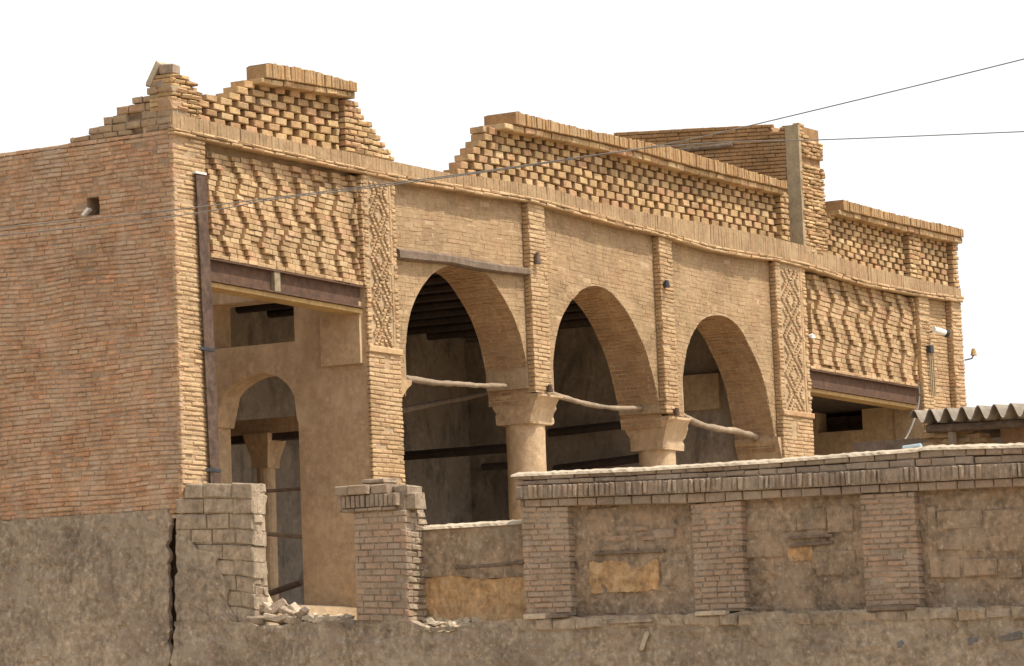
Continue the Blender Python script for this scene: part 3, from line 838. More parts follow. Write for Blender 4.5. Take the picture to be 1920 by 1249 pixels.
for (x, y) in ((175, 470), (185, 520), (82, 357), (20, 385), (178, 337), (268, 344), (290, 280)):
    p = S(x, y)
    def hh(z, p=p): return (p[0] - .045, p[0] + .045) if abs(z - p[1]) < .03 else None
    hh.rect = True; small.append(hh)
zlow = plw(1.0) - .12
SWl.add(courses(const(zlow), zs_top, const(.0), const(4.6), int((zs_top(1.0) - zlow) / .0605), .215, .011, .004, holes=[hs] + small, lj=.3, wave=.05), MS(0), M_red, 0, .010, ch=.009, jit=.005)
# stepped raking end of the roof parapet
zst0 = zs_top(.2); 
def wmax(z):
    best = 0
    for (w, zz) in wst:
        if zz >= z - .02: best = max(best, w)
    return best
hs_ = .118
zcur = S(318, 240)[1]; top = S(318, 165)[1]
nst = 5
stepW = Wall(); M_stepm = masonry('step_brick', [(.34, .24, .15), (.40, .28, .17), (.30, .21, .135), (.42, .26, .15)], (.38, .3, .21), .4, 4, big=.2)
gaps = [S(267, 202), S(241, 217), S(211, 240), S(262, 240), S(297, 181)]
levels = [(max(S(134, 258)[1], zs_top(.2) + .07), S(131, 262)[0])]
for (x_, y_) in ((162, 240), (190, 220), (217, 200), (246, 183), (274, 165)): levels.append((max(S(x_, y_)[1], levels[-1][0] + .09), S(x_, y_)[0]))
zprev = None
bk = Acc()
for i, (zt_, w1) in enumerate(levels):
    zb_ = (lambda w: zs_top(w)) if i == 0 else const(levels[i - 1][0])
    zbv = zs_top(1.0) if i == 0 else levels[i - 1][0]
    qs = courses(zb_, const(zt_), const(0), const(w1), 1, .24, .008, .01, stepr=True, keep=lambda w, z: all(abs(w - g_[0]) > .10 or abs(z - g_[1]) > .05 for g_ in gaps))
    stepW.add(qs, MS(0), M_stepm, .0, .012, .3, .012, .006)
    bk.box((.07, .03, zbv - .08), (.28, max(w1 - .14, .1), zt_ - .02))
sb = bk.make('raking_parapet', M_mortr, house); tag(sb, 'stepped brick slope rising along the side wall to the corner')
stepW.build(sb, 100, 'step_brick', 'step_brickwork', 10)
SWl.build(sidew, 300, 'brick', 'brickwork')
# rough plaster over the lower part of the side wall
def rough(name, wl, wr, zb, zt, u, mat, parent, res=.06, amp=.02, thick=.05, kind=None, seed=0, amp2=.006, flake=.017, crs=.004):
    """vertical rough sheet in a cross plane, outward = -u; wl/wr: w limits as functions of z"""
    nz = max(2, int((zt((wl(zb(0)) + wr(zb(0))) / 2) - zb(0)) / res)); zb0 = zb(0)
    na = max(2, int(abs(wr(zb0) - wl(zb0)) / res))
    V = []; Fc = []
    for j in range(nz + 1):
        t = j / nz
        for i in range(na + 1):
            s_ = i / na
            wm = wl(zb0) * (1 - s_) + wr(zb0) * s_
            z = zb(wm) * (1 - t) + zt(wm) * t
            w = wl(z) * (1 - s_) + wr(z) * s_
            d = amp * noise.noise((w * 1.7 + seed, z * 1.7, seed)) + amp2 * noise.noise((w * 9, z * 9, seed + 3.)) * 1.5
            fl = noise.noise((w * 3.1 + seed, z * 3.1, seed + 7.)) + .5 * noise.noise((w * 8., z * 8., seed))
            d += flake * (1 if fl > .22 else 0) + crs * math.sin(z * 2 * math.pi / .125) * (.5 + noise.noise((w * 2., z * 2., seed + 1.)))
            zz = z + (amp * 1.2 * noise.noise((w * 5, seed, 1.)) if j == nz else 0)
            V.append((u + d, w, zz))
    W1 = na + 1
    for j in range(nz):
        for i in range(na):
            a = j * W1 + i; Fc.append((a, a + W1, a + W1 + 1, a + 1))
    # edges folded back
    base = len(V)
    rim = [i for i in range(W1)] + [j * W1 + na for j in range(1, nz + 1)] + [nz * W1 + i for i in range(na - 1, -1, -1)] + [j * W1 for j in range(nz - 1, 0, -1)]
    for k in rim: V.append((u + thick, V[k][1], V[k][2]))
    for k in range(len(rim)):
        a, b = rim[k], rim[(k + 1) % len(rim)]; Fc.append((a, b, base + (k + 1) % len(rim), base + k))
    return mk(name, V, Fc, mat, parent, smooth=False, kind=kind)
def crack(y0, seed, x0):                       # ragged edge x(y) in pixels
    return [(x0 + 7 * noise.noise((y / 23.0, seed, 0.)) + 4 * noise.noise((y / 9.0, seed, 2.)), y) for y in range(y0, 1420, 6)]
cl = sw([(313 + (p[0] - 313) + (y_ - 940) * .012, y_) for p, y_ in ((q, q[1]) for q in crack(930, 1.3, 313))], -.03)
rough('lower_plaster', cl, const(4.6), const(.0), plw, -.03, M_mud, sidew, .032, .025, .085, seed=2, amp2=.009)
bk = Acc(); bk.box((-.02, 4.6, 0), (.05, WEND, zside0)); bk.make('lower_plaster', M_mud, sidew)

# ------------------------------------------------------------------ steel lintels and posts
def ibeam(p0, p1, h0, w, d, name='lintel_beam', stiff=None):
    (ua, za), (ub, zb_) = F(*p0, w), F(*p1, w)
    n = 6
    o = None
    ac = Acc()
    def seg(du0, du1, dz0, dz1, w0, w1):
        V = []
        for u in (ua, ub):
            zt = za + (zb_ - za) * (u - ua) / (ub - ua)
            V += [(u, w0, zt + dz0), (u, w1, zt + dz0), (u, w1, zt + dz1), (u, w0, zt + dz1)]
        ac.add(V, [(0, 4, 5, 1), (1, 5, 6, 2), (2, 6, 7, 3), (3, 7, 4, 0), (0, 1, 2, 3), (7, 6, 5, 4)])
    seg(0, 0, -.02, 0, w, w + d); seg(0, 0, -h0, -h0 + .02, w, w + d); seg(0, 0, -h0 + .02, -.02, w + d * .45, w + d * .55)
    b = ac.make(name, M_rust, house)
    if stiff is not None:
        u = F(stiff, 520, w)[0]; zt = za + (zb_ - za) * (u - ua) / (ub - ua)
        s2 = Acc(); s2.box((u - .09, w + .01, zt - h0 + .022), (u + .03, w + d * .44, zt - .022)); s2.make('stiffener_plate', M_strip, b)
    # timber strip under the beam
    s3 = Acc(); V = []
    for u in (ua, ub):
        zt = za + (zb_ - za) * (u - ua) / (ub - ua) - h0 - .006
        V += [(u, w + .04, zt - .06), (u, w + .34, zt - .06), (u, w + .34, zt), (u, w + .04, zt)]
    s3.add(V, [(0, 4, 5, 1), (1, 5, 6, 2), (2, 6, 7, 3), (3, 7, 4, 0), (0, 1, 2, 3), (7, 6, 5, 4)])
    s3.make('timber_plate', M_ochrew, b)
    # white-ish ledge of bricks over the beam
    W3 = Wall()
    zt = lambda u: za + (zb_ - za) * (u - ua) / (ub - ua)
    W3.add(courses(lambda u: zt(u) + .004, lambda u: zt(u) + .06, const(ua), const(ub), 1, .2, .004, .01), MF(w), M_tan, .0, .01, .1)
    W3.build(b, 40, 'bed_brick', 'bed_brickwork', 5)
    return b
M_ochrew = masonry('ochre_timber', [(.48, .32, .14)], (.36, .22, .10), .7, 5, fine=40)
ibeam((394, 483), (682, 537), .30, .03, .16, stiff=524)
ibeam((1521, 692), (1724, 727), .30, .03, .16)
# steel post in the corner bay: an H section, top at the relief panel, foot on the wall
pz0, pz1 = F(405, 930, -.04), F(376, 327, -.04)
ac = Acc()
def skew(a0, a1, w0, w1):
    V = []
    for (u, z) in (pz0, pz1): V += [(u + a0, w0, z), (u + a1, w0, z), (u + a1, w1, z), (u + a0, w1, z)]
    ac.add(V, [(0, 1, 5, 4), (1, 2, 6, 5), (2, 3, 7, 6), (3, 0, 4, 7), (4, 5, 6, 7), (3, 2, 1, 0)])
skew(-.10, .10, -.05, -.035); skew(-.10, .10, .085, .1); skew(-.008, .008, -.035, .085)
post = ac.make('steel_post', M_post, house)
a2 = Acc(); a2.box((pz1[0] - .12, -.06, pz1[1]), (pz1[0] + .1, .1, pz1[1] + .03)); a2.make('post_cap', M_white, post)
for y in (655, 882):
    (u, z) = F(376 + (y - 327) * (405 - 376) / 603, y, -.04)
    a2 = Acc(); a2.box((u - .2, -.056, z - .02), (u + .105, -.051, z + .02)); a2.make('strap', M_dark, post)

# ------------------------------------------------------------------ rooms behind the facade
zceil = max(max(p[1] for p in q) for q in arch_uz) + .12
DEP = 6.2
uW = uA0 + .006                                 # wall between the corner bay and the hall, seen from the left
dpx = [(572, 1175), (568, 1142), (562, 900), (557, 790), (553, 745), (541, 722), (521, 706), (496, 699), (470, 703), (447, 713), (427, 728), (412, 748), (409, 800), (409, 1142), (409, 1175)]
dq = [S(x, y, uW) for x, y in dpx]             # w grows to the left
win = [S(400, 655, uW), S(550, 556, uW)]
def cross_wall(u, th, wa, wb, zt, door, win, mat, name, lab=None):
    """wall in a cross plane with an arched doorway and a high rectangular opening"""
    V = []; Fc = []
    ac = Acc()
    dws = [p[0] for p in door]; d0, d1 = min(dws), max(dws)
    ztopd = max(p[1] for p in door)
    def dtop(w):
        qs = [p for p in door if p[1] > ztopd - 1.2]
        qs = sorted(qs); return float(np.interp(w, [p[0] for p in qs], [p[1] for p in qs]))
    (ww0, wz0), (ww1, wz1) = win; ww0, ww1 = sorted((ww0, ww1)); wz0, wz1 = sorted((wz0, wz1))
    cuts = sorted(set([wa, d0, d1, ww0, ww1, wb] + lin(d0, d1, 24)))
    for a, b in zip(cuts[:-1], cuts[1:]):
        if b - a < 1e-4 or a < wa - 1e-6 or b > wb + 1e-6: continue
        mid = (a + b) / 2
        parts = []
        indoor = d0 < mid < d1; inwin = ww0 < mid < ww1
        lowf = (lambda w: dtop(w)) if indoor else const(ZF - .2)
        if inwin:
            parts += [(lowf, const(wz0)), (const(wz1), const(zt))]
        else: parts += [(lowf, const(zt))]
        for lo, hi in parts:
            if hi(mid) - lo(mid) < .01: continue
            V = []
            for w in (a, b):
                V += [(u, w, lo(w)), (u, w, hi(w)), (u + th, w, hi(w)), (u + th, w, lo(w))]
            ac.add(V, [(0, 1, 5, 4), (1, 2, 6, 5), (2, 3, 7, 6), (3, 0, 4, 7)])
    # jambs
    for (w, z0, z1) in ((d0, ZF - .2, dtop(d0)), (d1, ZF - .2, dtop(d1)), (ww0, wz0, wz1), (ww1, wz0, wz1)):
        ac.add([(u, w, z0), (u, w, z1), (u + th, w, z1), (u + th, w, z0)], [(0, 1, 2, 3)])
    return ac.make(name, mat, house)
cw = cross_wall(uW, .4, .04, DEP, zceil + .4, dq, win, M_clay, 'inner_wall')
# raised plaster pad high on that wall
(pw0, pz0_), (pw1, pz1_) = S(608, 688, uW), S(678, 566, uW)
a2 = Acc(); a2.box((uW - .07, max(min(pw0, pw1), .05), pz0_), (uW + .02, max(pw0, pw1), pz1_)); a2.make('pad_or_lit_patch', M_clay, cw)
# wall at the far end of the hall, the wall of the right bay and the back wall
uB = uD0 + .1
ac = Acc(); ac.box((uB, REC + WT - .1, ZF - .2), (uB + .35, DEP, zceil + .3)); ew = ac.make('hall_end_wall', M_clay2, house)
# niches and lines on the hall's end wall
def on_wall(x0, y0, x1, y1, u, d0, d1, mat, name, par):
    (a, b), (c, d) = S(x0, y1, u), S(x1, y0, u)
    a2 = Acc(); a2.box((u + d0, min(a, c), min(b, d)), (u + d1, max(a, c), max(b, d))); return a2.make(name, mat, par)
on_wall(1278, 700, 1352, 772, uB, -.10, .02, M_clay, 'pad_or_lit_patch', ew)  # pale pad paints in the bounce-lit patch of the end wall
on_wall(800, 640, 905, 700, uB, -.05, .02, M_clay2, 'pad_or_lit_patch', ew)
uC = uE0 + .08
cwin = [S(1532, 812, uC), S(1614, 735, uC)]
doorC = [S(x, 1150, uC) for x in (1600, 1690)]
ac = Acc(); ww = sorted((cwin[0][0], cwin[1][0])); wz = sorted((cwin[0][1], cwin[1][1]))
for (a, b, c, d) in ((.5, ww[0], ZF - .2, zceil), (ww[1], DEP, ZF - .2, zceil), (ww[0], ww[1], ZF - .2, wz[0]), (ww[0], ww[1], wz[1], zceil)):
    ac.box((uC, a, c), (uC + .35, b, d))
rw = ac.make('inner_wall', M_clay, house)
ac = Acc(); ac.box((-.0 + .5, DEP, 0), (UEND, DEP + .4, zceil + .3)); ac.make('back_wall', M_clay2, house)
ac = Acc(); ac.box((UEND - .5, .6, 0), (UEND - .03, DEP, zceil + .2)); ac.make('far_side_wall', M_mortr, house)
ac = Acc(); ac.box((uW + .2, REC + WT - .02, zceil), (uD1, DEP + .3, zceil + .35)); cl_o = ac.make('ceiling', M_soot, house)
zb1 = min(zl1(uQ), zl1(uA0)) - .32; zb2 = min(zl2(uD1), zl2(uE0)) - .32
ac = Acc(); ac.box((.6, .5, zb1 + .3), (uW + .3, 1.0, zb1 + .5)); ac.make('ceiling', M_woodd, house)
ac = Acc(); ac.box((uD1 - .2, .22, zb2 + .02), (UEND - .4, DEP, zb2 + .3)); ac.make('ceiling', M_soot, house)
for i in range(12):
    u = uW + .7 + i * .85
    if u > uB - .1: break
    v, f = tube([(u, REC + WT, zceil - .05), (u + U(-.05, .05), DEP, zceil - .05)], .075, 8); mk('ceiling_beam', v, f, M_soot, cl_o)
ac = Acc(); ac.box((.5, .45, ZF - .35), (UEND - .2, DEP, ZF)); ac.make('floor_slab', M_clay2, house)
# inner columns and timber of the hall, seen through doorway and arches
def inner_column(px, ytop, w, rpx):
    u, zt = F(px, ytop, w); sc_ = FPX / (CY + u * DX[1] - w * NX[1]); r = rpx / sc_
    v, f = tube([(u, w, ZF), (u, w, zt - .5)], r, 16); c = mk('inner_column', v, f, M_clay, house)
    V = []; Fc = []
    for (h, e) in ((-.5, 1.05), (-.35, 1.15), (-.12, 1.6), (0, 1.75)):
        for (a, b) in ((-1, -1), (1, -1), (1, 1), (-1, 1)): V.append((u + a * r * e, w + b * r * e, zt + h))
    for i in range(3):
        for k in range(4): Fc.append((4 * i + k, 4 * i + (k + 1) % 4, 4 * i + 4 + (k + 1) % 4, 4 * i + 4 + k))
    Fc += [(3, 2, 1, 0), (12, 13, 14, 15)]
    mk('capital', V, Fc, M_clay, c)
    v = Acc(); v.box((u - .16, w - 1.6, zt), (u + .16, DEP, zt + .22)); v.make('cross_beam', M_clay, c)
    v = Acc(); v.box((u - .12, w - 1.6, zt - .1), (u + .12, DEP, zt - .004)); v.make('tie_timber', M_soot, c)
inner_column(497, 815, 3.9, 17)
def pole(pts, w, r, name, mat, n=5, par=house, taper=.8, r2=None):
    if isinstance(w, (int, float)): w = [w] * len(pts)
    P = [(F(x, y, ww)[0], ww, F(x, y, ww)[1]) for (x, y), ww in zip(pts, w)]
    P = [tuple(p) for p in smooth_pts(P, n)]
    P = [(p[0], p[1] + U(-.004, .004), p[2] + U(-.005, .005)) for p in P]
    rr = [r * (1 - (1 - taper) * i / (len(P) - 1)) * U(.8, 1.15) for i in range(len(P))]
    v, f = tube(P, rr, 9); return mk(name, v, f, mat, par, smooth=True)
pole([(755, 708), (800, 716), (850, 720), (900, 723), (947, 724)], .42, .045, 'tie_pole', M_wood)
pole([(1030, 737), (1075, 751), (1110, 760), (1150, 765), (1206, 766)], .42, .042, 'tie_pole', M_wood)
pole([(1275, 776), (1310, 795), (1340, 803), (1375, 808), (1400, 814), (1420, 820)], .42, .05, 'tie_pole', M_wood, taper=1.1)
pole([(700, 776), (760, 768), (850, 750), (930, 733)], [2.2, 2.6, 3.2, 3.8], .05, 'roof_pole', M_woodd)
def tie(x0, y0, x1, y1, u, r, mat=M_soot, par=house):
    (a, b), (c, d) = S(x0, y0, u), S(x1, y1, u); v, f = tube([(u, a, b), (u, c, d)], r, 8); mk('hall_timber', v, f, mat, par)
uH = uB - 2.2
tie(485, 1000, 585, 1008, uW + .3, .03, M_wood); tie(485, 922, 585, 915, uW + .35, .025, M_woodd); tie(490, 1118, 566, 1092, uW + .3, .045, M_woodd)
tie(745, 856, 960, 840, uH, .075); tie(1030, 812, 1180, 795, uB - .3, .07); tie(1040, 880, 1210, 858, uB - .35, .07)
tie(905, 876, 955, 873, uH + .3, .06)
# timber nailed along the face above the first arch
P = []
for (x, y, h) in ((750, 465, 20), (800, 471, 19), (850, 477, 17), (900, 488, 17), (950, 496, 16), (1003, 503, 14)):
    a, b = F(x, y, 0), F(x, y + h, 0); P.append((a[0], a[1], b[1]))
V = []; Fc = []
for (u, zt, zb_) in P:
    j = U(-.012, .012)
    V += [(u, .01 + j, zb_ + .02), (u, .01 + j, zt - .03), (u, .05, zt), (u, REC + .05, zt), (u, REC + .05, zb_), (u, .05, zb_)]
for i in range(len(P) - 1):
    for k in range(6): Fc.append((6 * i + k, 6 * i + (k + 1) % 6, 6 * i + 6 + (k + 1) % 6, 6 * i + 6 + k))
Fc += [tuple(range(6))[::-1], tuple(range(len(V) - 6, len(V)))]
fb = mk('face_timber', V, [tuple(reversed(f)) for f in Fc], M_woodd, house)

# roof slab
ac = Acc(); us = lin(uW + .05, UEND - .6, 30)
ac.slab(us, lambda u: max(zceil + .35, 0) if uW + .2 < u < uD1 else ledge_bot(u) - .1, lambda u: max(band_bot(u), zceil + .4) if False else band_bot(u) - .02, .46, DEP + .4)
ac.make('roof_slab', M_earth, house)

# ------------------------------------------------------------------ terrace behind the boundary wall
ac = Acc(); ac.box((.62, -14, 0), (UEND + 6, .26, ZF - .4)); t_ = ac.make('terrace', M_earth); t_['kind'] = 'structure'

# ------------------------------------------------------------------ boundary wall (continues the side wall towards the right)
bw = thing('boundary_wall', (0, -6, 0), 'long weathered brick boundary wall with recessed panels and a broken gap', 'wall')
UB = -.02
crr = sw([(327 + (p[0] - 327) + (p[1] - 940) * .012, p[1]) for p in crack(930, 7.7, 327)], UB)
pt = sz([(318, 1165), (465, 1166), (480, 1174), (560, 1170), (640, 1163), (765, 1166), (800, 1176), (880, 1176), (884, 1166), (930, 1164), (990, 1159), (1300, 1151), (1620, 1143), (1960, 1134)], UB)
wR = S(2060, 1100, UB)[0]
pl = rough('plinth', const(wR), crr, const(0.0), pt, UB - .06, M_mud, bw, .04, .035, .16, seed=5, amp2=.012)
ac = Acc(); wsx = lin(wR, -.12, 80)
ac.sslab(wsx, const(0), lambda w: pt(w) - .012, UB + .05, UB + .55); ac.make('plinth_core', M_mud, pl)
def wall_part(name, wl, wr, zb, zt, u0_, u1_, mat, n=24):
    a = Acc(); a.sslab(lin(wl, wr, n), zb, zt, u0_, u1_); return a.make(name, mat, bw)
BW = Wall()
def w_at(x, y=1000, u=UB): return S(x, y, u)[0]
# left stub of big mud bricks
wsl, wsr = w_at(475), w_at(338)
stt = sz([(300, 907), (475, 905)], UB)
TH1 = .28
stub = wall_part('wall_stub', wsl + .03, wsr - .02, lambda w: pt(w) - .1, lambda w: stt(w) - .05, UB + .04, UB + TH1 - .02, M_mudb)
for q in courses(pt, stt, const(wsl), lambda z: crr(z) - .01, 9, .40, .008, .008, lj=.3, stag=.37, keep=lambda w, z: not (w > S(352, 930, UB)[0] and z > S(352, 936, UB)[1])):
    mk('mud_brick', brick(q, U(-.012, .012), .25, .016, MS(UB)[0], .008), BFR, M_mudb, stub)
# its lit end
for q in courses(lambda u: pt(wsl) - .02, lambda u: stt(wsl), const(UB + .02), const(UB + TH1), 14, .2, .01, .014, lj=.3):
    V = brick(q, U(-.02, .03), .12, .016, lambda a, d, z: (a, wsl + d, z), .01)
    mk('end_brick', V, BF, M_mudb, stub)
rough('stub_plaster', sw([(420, 1020), (405, 1060), (432, 1100), (425, 1130), (455, 1180)], UB), lambda z: crr(z) - .01, lambda w: pt(w) - .02, sz([(320, 1000), (360, 1012), (380, 1030), (420, 1034), (450, 1030)], UB), UB - .026, M_mud, stub, .045, .012, .03, seed=41, amp2=.012)
# pier with cap
wpl, wpr = w_at(767), w_at(669)
zpc = S(720, 958, UB)[1]; zpt = S(720, 912, UB)[1]
pier = wall_part('pier', wpl + .02, wpr - .02, lambda w: pt(w) - .1, const(zpt - .08), UB - .046, UB + .34, M_mud)
PWb = Wall()
PWb.add(courses(pt, const(zpc), const(wpl), const(wpr), 17, .21, .012, .012), MS(UB - .06), M_pink, 0, .006, .1)
PWb.add([[(b[0] + 0, b[1]) for b in q] for q in courses(lambda u: pt(wpl), const(zpc - .02), const(UB - .05), const(UB + .36), 17, .2, .012, .012)], (lambda a, d, z: (a, wpl + d, z), False), M_mudb, 0, .012, .1, .012, .006)
wcl, wcr = w_at(738), w_at(646)
zca, zcb, zcc = zpc, S(700, 928, UB)[1], S(700, 909, UB)[1]
PWb.add(courses(const(zca), const(zca + .045), const(wcl - .1), const(wcr), 1, .2, .008, .01), MS(UB - .11), M_grey, 0, .006, .4)
PWb.add(courses(const(zca + .045), const(zcb), const(wcl - .16), const(wcr), 1, .07, .008, .012), MS(UB - .13), M_grey, 0, .012, .42, .01)
PWb.add(courses(const(zcb), const(zcc), const(wcl), const(wcr + .02), 1, .25, .008, .01, lj=.3), MS(UB - .14), M_grey, 0, .02, .42, .012)
PWb.build(pier, 300, 'brick', 'brickwork', 20)
for (x, y, s_) in ((712, 903, (.34, .26, .06)), (765, 921, (.2, .26, .13)), (778, 940, (.16, .22, .2)), (752, 915, (.25, .2, .06))):
    w, z = S(x, y, UB + .1); V, f = box_rot((UB + .1, w, z), (s_[1], s_[0], s_[2]), U(-.15, .15), 0, 0, .014, .01); mk('cap_fragment', V, f, M_mudb, pier)
# low wall between pier and the main wall
wll, wlr = S(1000, 1000, UB + .28)[0], S(780, 1000, UB + .28)[0]
lt = sz([(785, 990), (850, 986), (1000, 977)], UB + .28)
zor = sz([(780, 1080), (800, 1083), (850, 1078), (900, 1086), (1000, 1079)], UB + .28)
low = wall_part('low_wall', wll, wlr, lambda w: pt(w) - .1, lambda w: lt(w) - .03, UB + .34, UB + .56, M_mud)
rough('low_wall_plaster', const(wll), const(wlr), lambda w: zor(w) + .0, lt, UB + .28, M_pan, low, .06, .02, .1, seed=9)
rough('bare_mud', const(wll), const(wlr), lambda w: pt(w) - .03, zor, UB + .30, M_orange, low, .05, .02, .08, seed=12, amp2=.012)
def coping_strip(wa, wb, zt, u0_, u1_, par, th=.03, mat=M_cap, name='mortar_capping'):
    ws_ = lin(wa, wb, max(6, int(abs(wb - wa) / .05))); V = []; Fc = []
    for w in ws_:
        z = zt(w); um = u0_ + (u1_ - u0_) * .4
        V += [(u0_ + .006 * U(-1, 1), w, z - th), (u0_ + .02 + .008 * U(-1, 1), w, z + U(-.005, .005)), (um, w, z + .034 + U(-.006, .006)), (u1_, w, z + U(-.01, .01)), (u1_, w, z - th)]
    for i in range(len(ws_) - 1):
        for k in range(5):
            a = 5 * i + k; b = 5 * i + (k + 1) % 5; Fc.append((a, b, b + 5, a + 5))
    Fc += [(4, 3, 2, 1, 0), tuple(range(len(V) - 5, len(V)))]
    return mk(name, V, Fc, mat, par)
coping_strip(wll, wlr, lambda w: lt(w) + .0, UB + .25, UB + .58, low)
(w0_, z0_), (w1_, z1_) = S(855, 1064, UB + .28), S(990, 1053, UB + .28)
v, f = tube([(UB + .29, w0_, z0_), (UB + .285, (w0_ + w1_) / 2, z0_ - .0), (UB + .29, w1_, z1_)], .03, 8); mk('timber_or_slot', v, f, M_woodd, low)
# main wall: core, piers, panels, bands, coping
ctop = sz([(965, 888), (1200, 878), (1440, 863), (1530, 856), (1724, 841), (1732, 838), (1960, 832), (2100, 828)], UB)
cbt = sz([(965, 912), (1300, 898), (1440, 892), (1700, 877), (1960, 866), (2100, 862)], UB)
sbt = sz([(965, 938), (1300, 925), (1440, 919), (1700, 906), (1960, 894), (2100, 890)], UB)
fbt = sz([(965, 951), (1300, 944), (1390, 938), (1615, 926), (1715, 921), (1960, 910), (2100, 906)], UB)
wm_l = w_at(979)
main = wall_part('panelled_wall', wR, wm_l - .02, lambda w: pt(w) - .1, lambda w: ctop(w) - .06, UB + .14, UB + .42, M_mud, 60)
MWl = Wall()
MWl.add(courses(lambda w: cbt(w) + (ctop(w) - cbt(w)) * 0, lambda w: ctop(w) - .02, const(wR), const(wm_l + .06), 2, .27, .01, .008, lj=.3), MS(UB - .03), M_grey, 0, .014, .4, .012, .005)
MWl.add(courses(sbt, cbt, const(wR), const(wm_l + .02), 1, .07, .012, .018, lj=.25), MS(UB - .085), M_grey, 0, .018, .2, .014, .006)
MWl.add(courses(fbt, sbt, const(wR), const(wm_l), 1, .24, .006, .012), MS(UB - .03), M_grey, 0, .008, .2, .008)
pc = Acc(); pc.sslab(lin(wR, wm_l, 40), lambda w: sbt(w) + .004, lambda w: cbt(w) - .004, UB - .062, UB + .2); pc.make('band_core', M_mud, main)
coping_strip(wR, wm_l + .1, lambda w: ctop(w) - .01, UB - .055, UB + .42, main, .03)
piers_px = [(979, 1066, 950, 1155), (1297, 1391, 945, 1147), (1616, 1718, 925, 1140)]
for (x0, x1, y0, y1) in piers_px:
    a, b = w_at(x1), w_at(x0); zb_ = S((x0 + x1) / 2, y1, UB)[1] + .02
    pc = Acc(); pc.sslab([a + .015, b - .015], const(zb_ - .02), lambda w: fbt(w) - .01, UB + .014, UB + .2); pc.make('pier_core', M_mud, main)
    MWl.add(courses(const(zb_), fbt, const(a), const(b), 19 if x0 < 1600 else 20, .21, .012, .012, lj=.2), MS(UB), M_pink, 0, .007, .14, .009, .004)
MWl.build(main, 300, 'brick', 'brickwork', 20)
panels = [(1066, 1297), (1391, 1616), (1718, 2060)]
PU = UB + .11
for k, (x0, x1) in enumerate(panels):
    a, b = w_at(x1), w_at(x0)
    rough('plaster_panel', const(a - .01), const(b + .01), lambda w: pt(w) - .03, lambda w: fbt(w) + .02, PU, M_pan, main, .03, .022, .05, seed=20 + k, amp2=.011, flake=.016)
random.seed(33)
# stones showing through the panels
def stones(lst, mat, pr=.02):
    for (x0, y0, x1, y1) in lst:
        (a, b), (c, d) = S(x0, y1, PU), S(x1, y0, PU)
        q = [(min(a, c), b), (max(a, c), b), (max(a, c), d), (min(a, c), d)]
        mk('panel_stone', brick(q, -pr + U(-.008, .008), .04, .014, MS(PU)[0], .008), BFR, mat, main)
def rag(x0, y0, x1, y1, seed):
    a, b = S(x1, y1, PU), S(x0, y0, PU)
    e = lambda k: (lambda v: .035 * noise.noise((v * 9, seed, k)) + .02 * noise.noise((v * 23, seed, k)))
    l, r, d, t = e(1.), e(2.), e(3.), e(4.)
    rough('bare_mud', lambda z: a[0] + l(z), lambda z: b[0] + r(z), lambda w: a[1] + d(w), lambda w: b[1] + t(w), PU - .02, M_orange, main, .025, .014, .05, seed=seed, amp2=.010)
rag(1106, 1054, 1238, 1107, 51.)
stones([(1190, 985, 1215, 997), (1190, 1003, 1228, 1014), (1225, 990, 1265, 1010), (1132, 985, 1180, 998), (1135, 1002, 1180, 1016)], M_pink, .015)
stones([(1393, 950, 1440, 1000), (1444, 948, 1490, 998), (1494, 948, 1548, 996), (1552, 945, 1600, 1000)], M_pan, .012)
rag(1478, 1026, 1524, 1050, 55.)
stones([(1758, 955, 1840, 995), (1846, 952, 1918, 992), (1760, 1003, 1804, 1034), (1812, 1000, 1850, 1036), (1856, 1000, 1902, 1038), (1745, 1042, 1800, 1085), (1808, 1045, 1868, 1082), (1874, 1046, 1915, 1086), (1740, 950, 1754, 998)], M_pan, .018)
stones([(1400, 1010, 1470, 1050), (1530, 1030, 1605, 1080), (1100, 950, 1160, 978), (1240, 1050, 1290, 1100)], M_pan, .01)
# dark bars stand in for the shade of slots in the panels
for (x0, y0, x1, y1) in ((1112, 1036, 1246, 1030), (1482, 1006, 1563, 1001), (1482, 1022, 1562, 1014)):
    (a, b), (c, d) = S(x0, y0, PU - .02), S(x1, y1, PU - .02)
    V = []
    for (w, z) in ((a, b), (c, d)): V += [(PU - .05, w, z - .03), (PU - .05, w, z + .0), (PU + .02, w, z + .0), (PU + .02, w, z - .03)]
    mk('timber_or_slot', V, [(0, 1, 5, 4), (1, 2, 6, 5), (2, 3, 7, 6), (3, 0, 4, 7), (3, 2, 1, 0), (4, 5, 6, 7)], M_woodd, main)
for (x0, y0, x1, y1, mt) in ((1628, 1143, 1717, 1138, M_woodd), (1306, 1153, 1362, 1147, M_cap), (1030, 1158, 1068, 1153, M_woodd), (985, 1160, 1026, 1152, M_cap), (1140, 1160, 1225, 1170, M_mudb)):  # dark-wood blocks stand in for the shade of slots under the piers
    (a, b), (c, d) = S(x0, y1, UB - .07), S(x1, y0, UB - .07)
    V, f = box_rot((UB - .05, (a + c) / 2, (b + d) / 2), (.12, abs(a - c), max(abs(b - d), .035)), 0, 0, 0, .006, .004); mk('base_block_or_slot', V, f, mt, main)

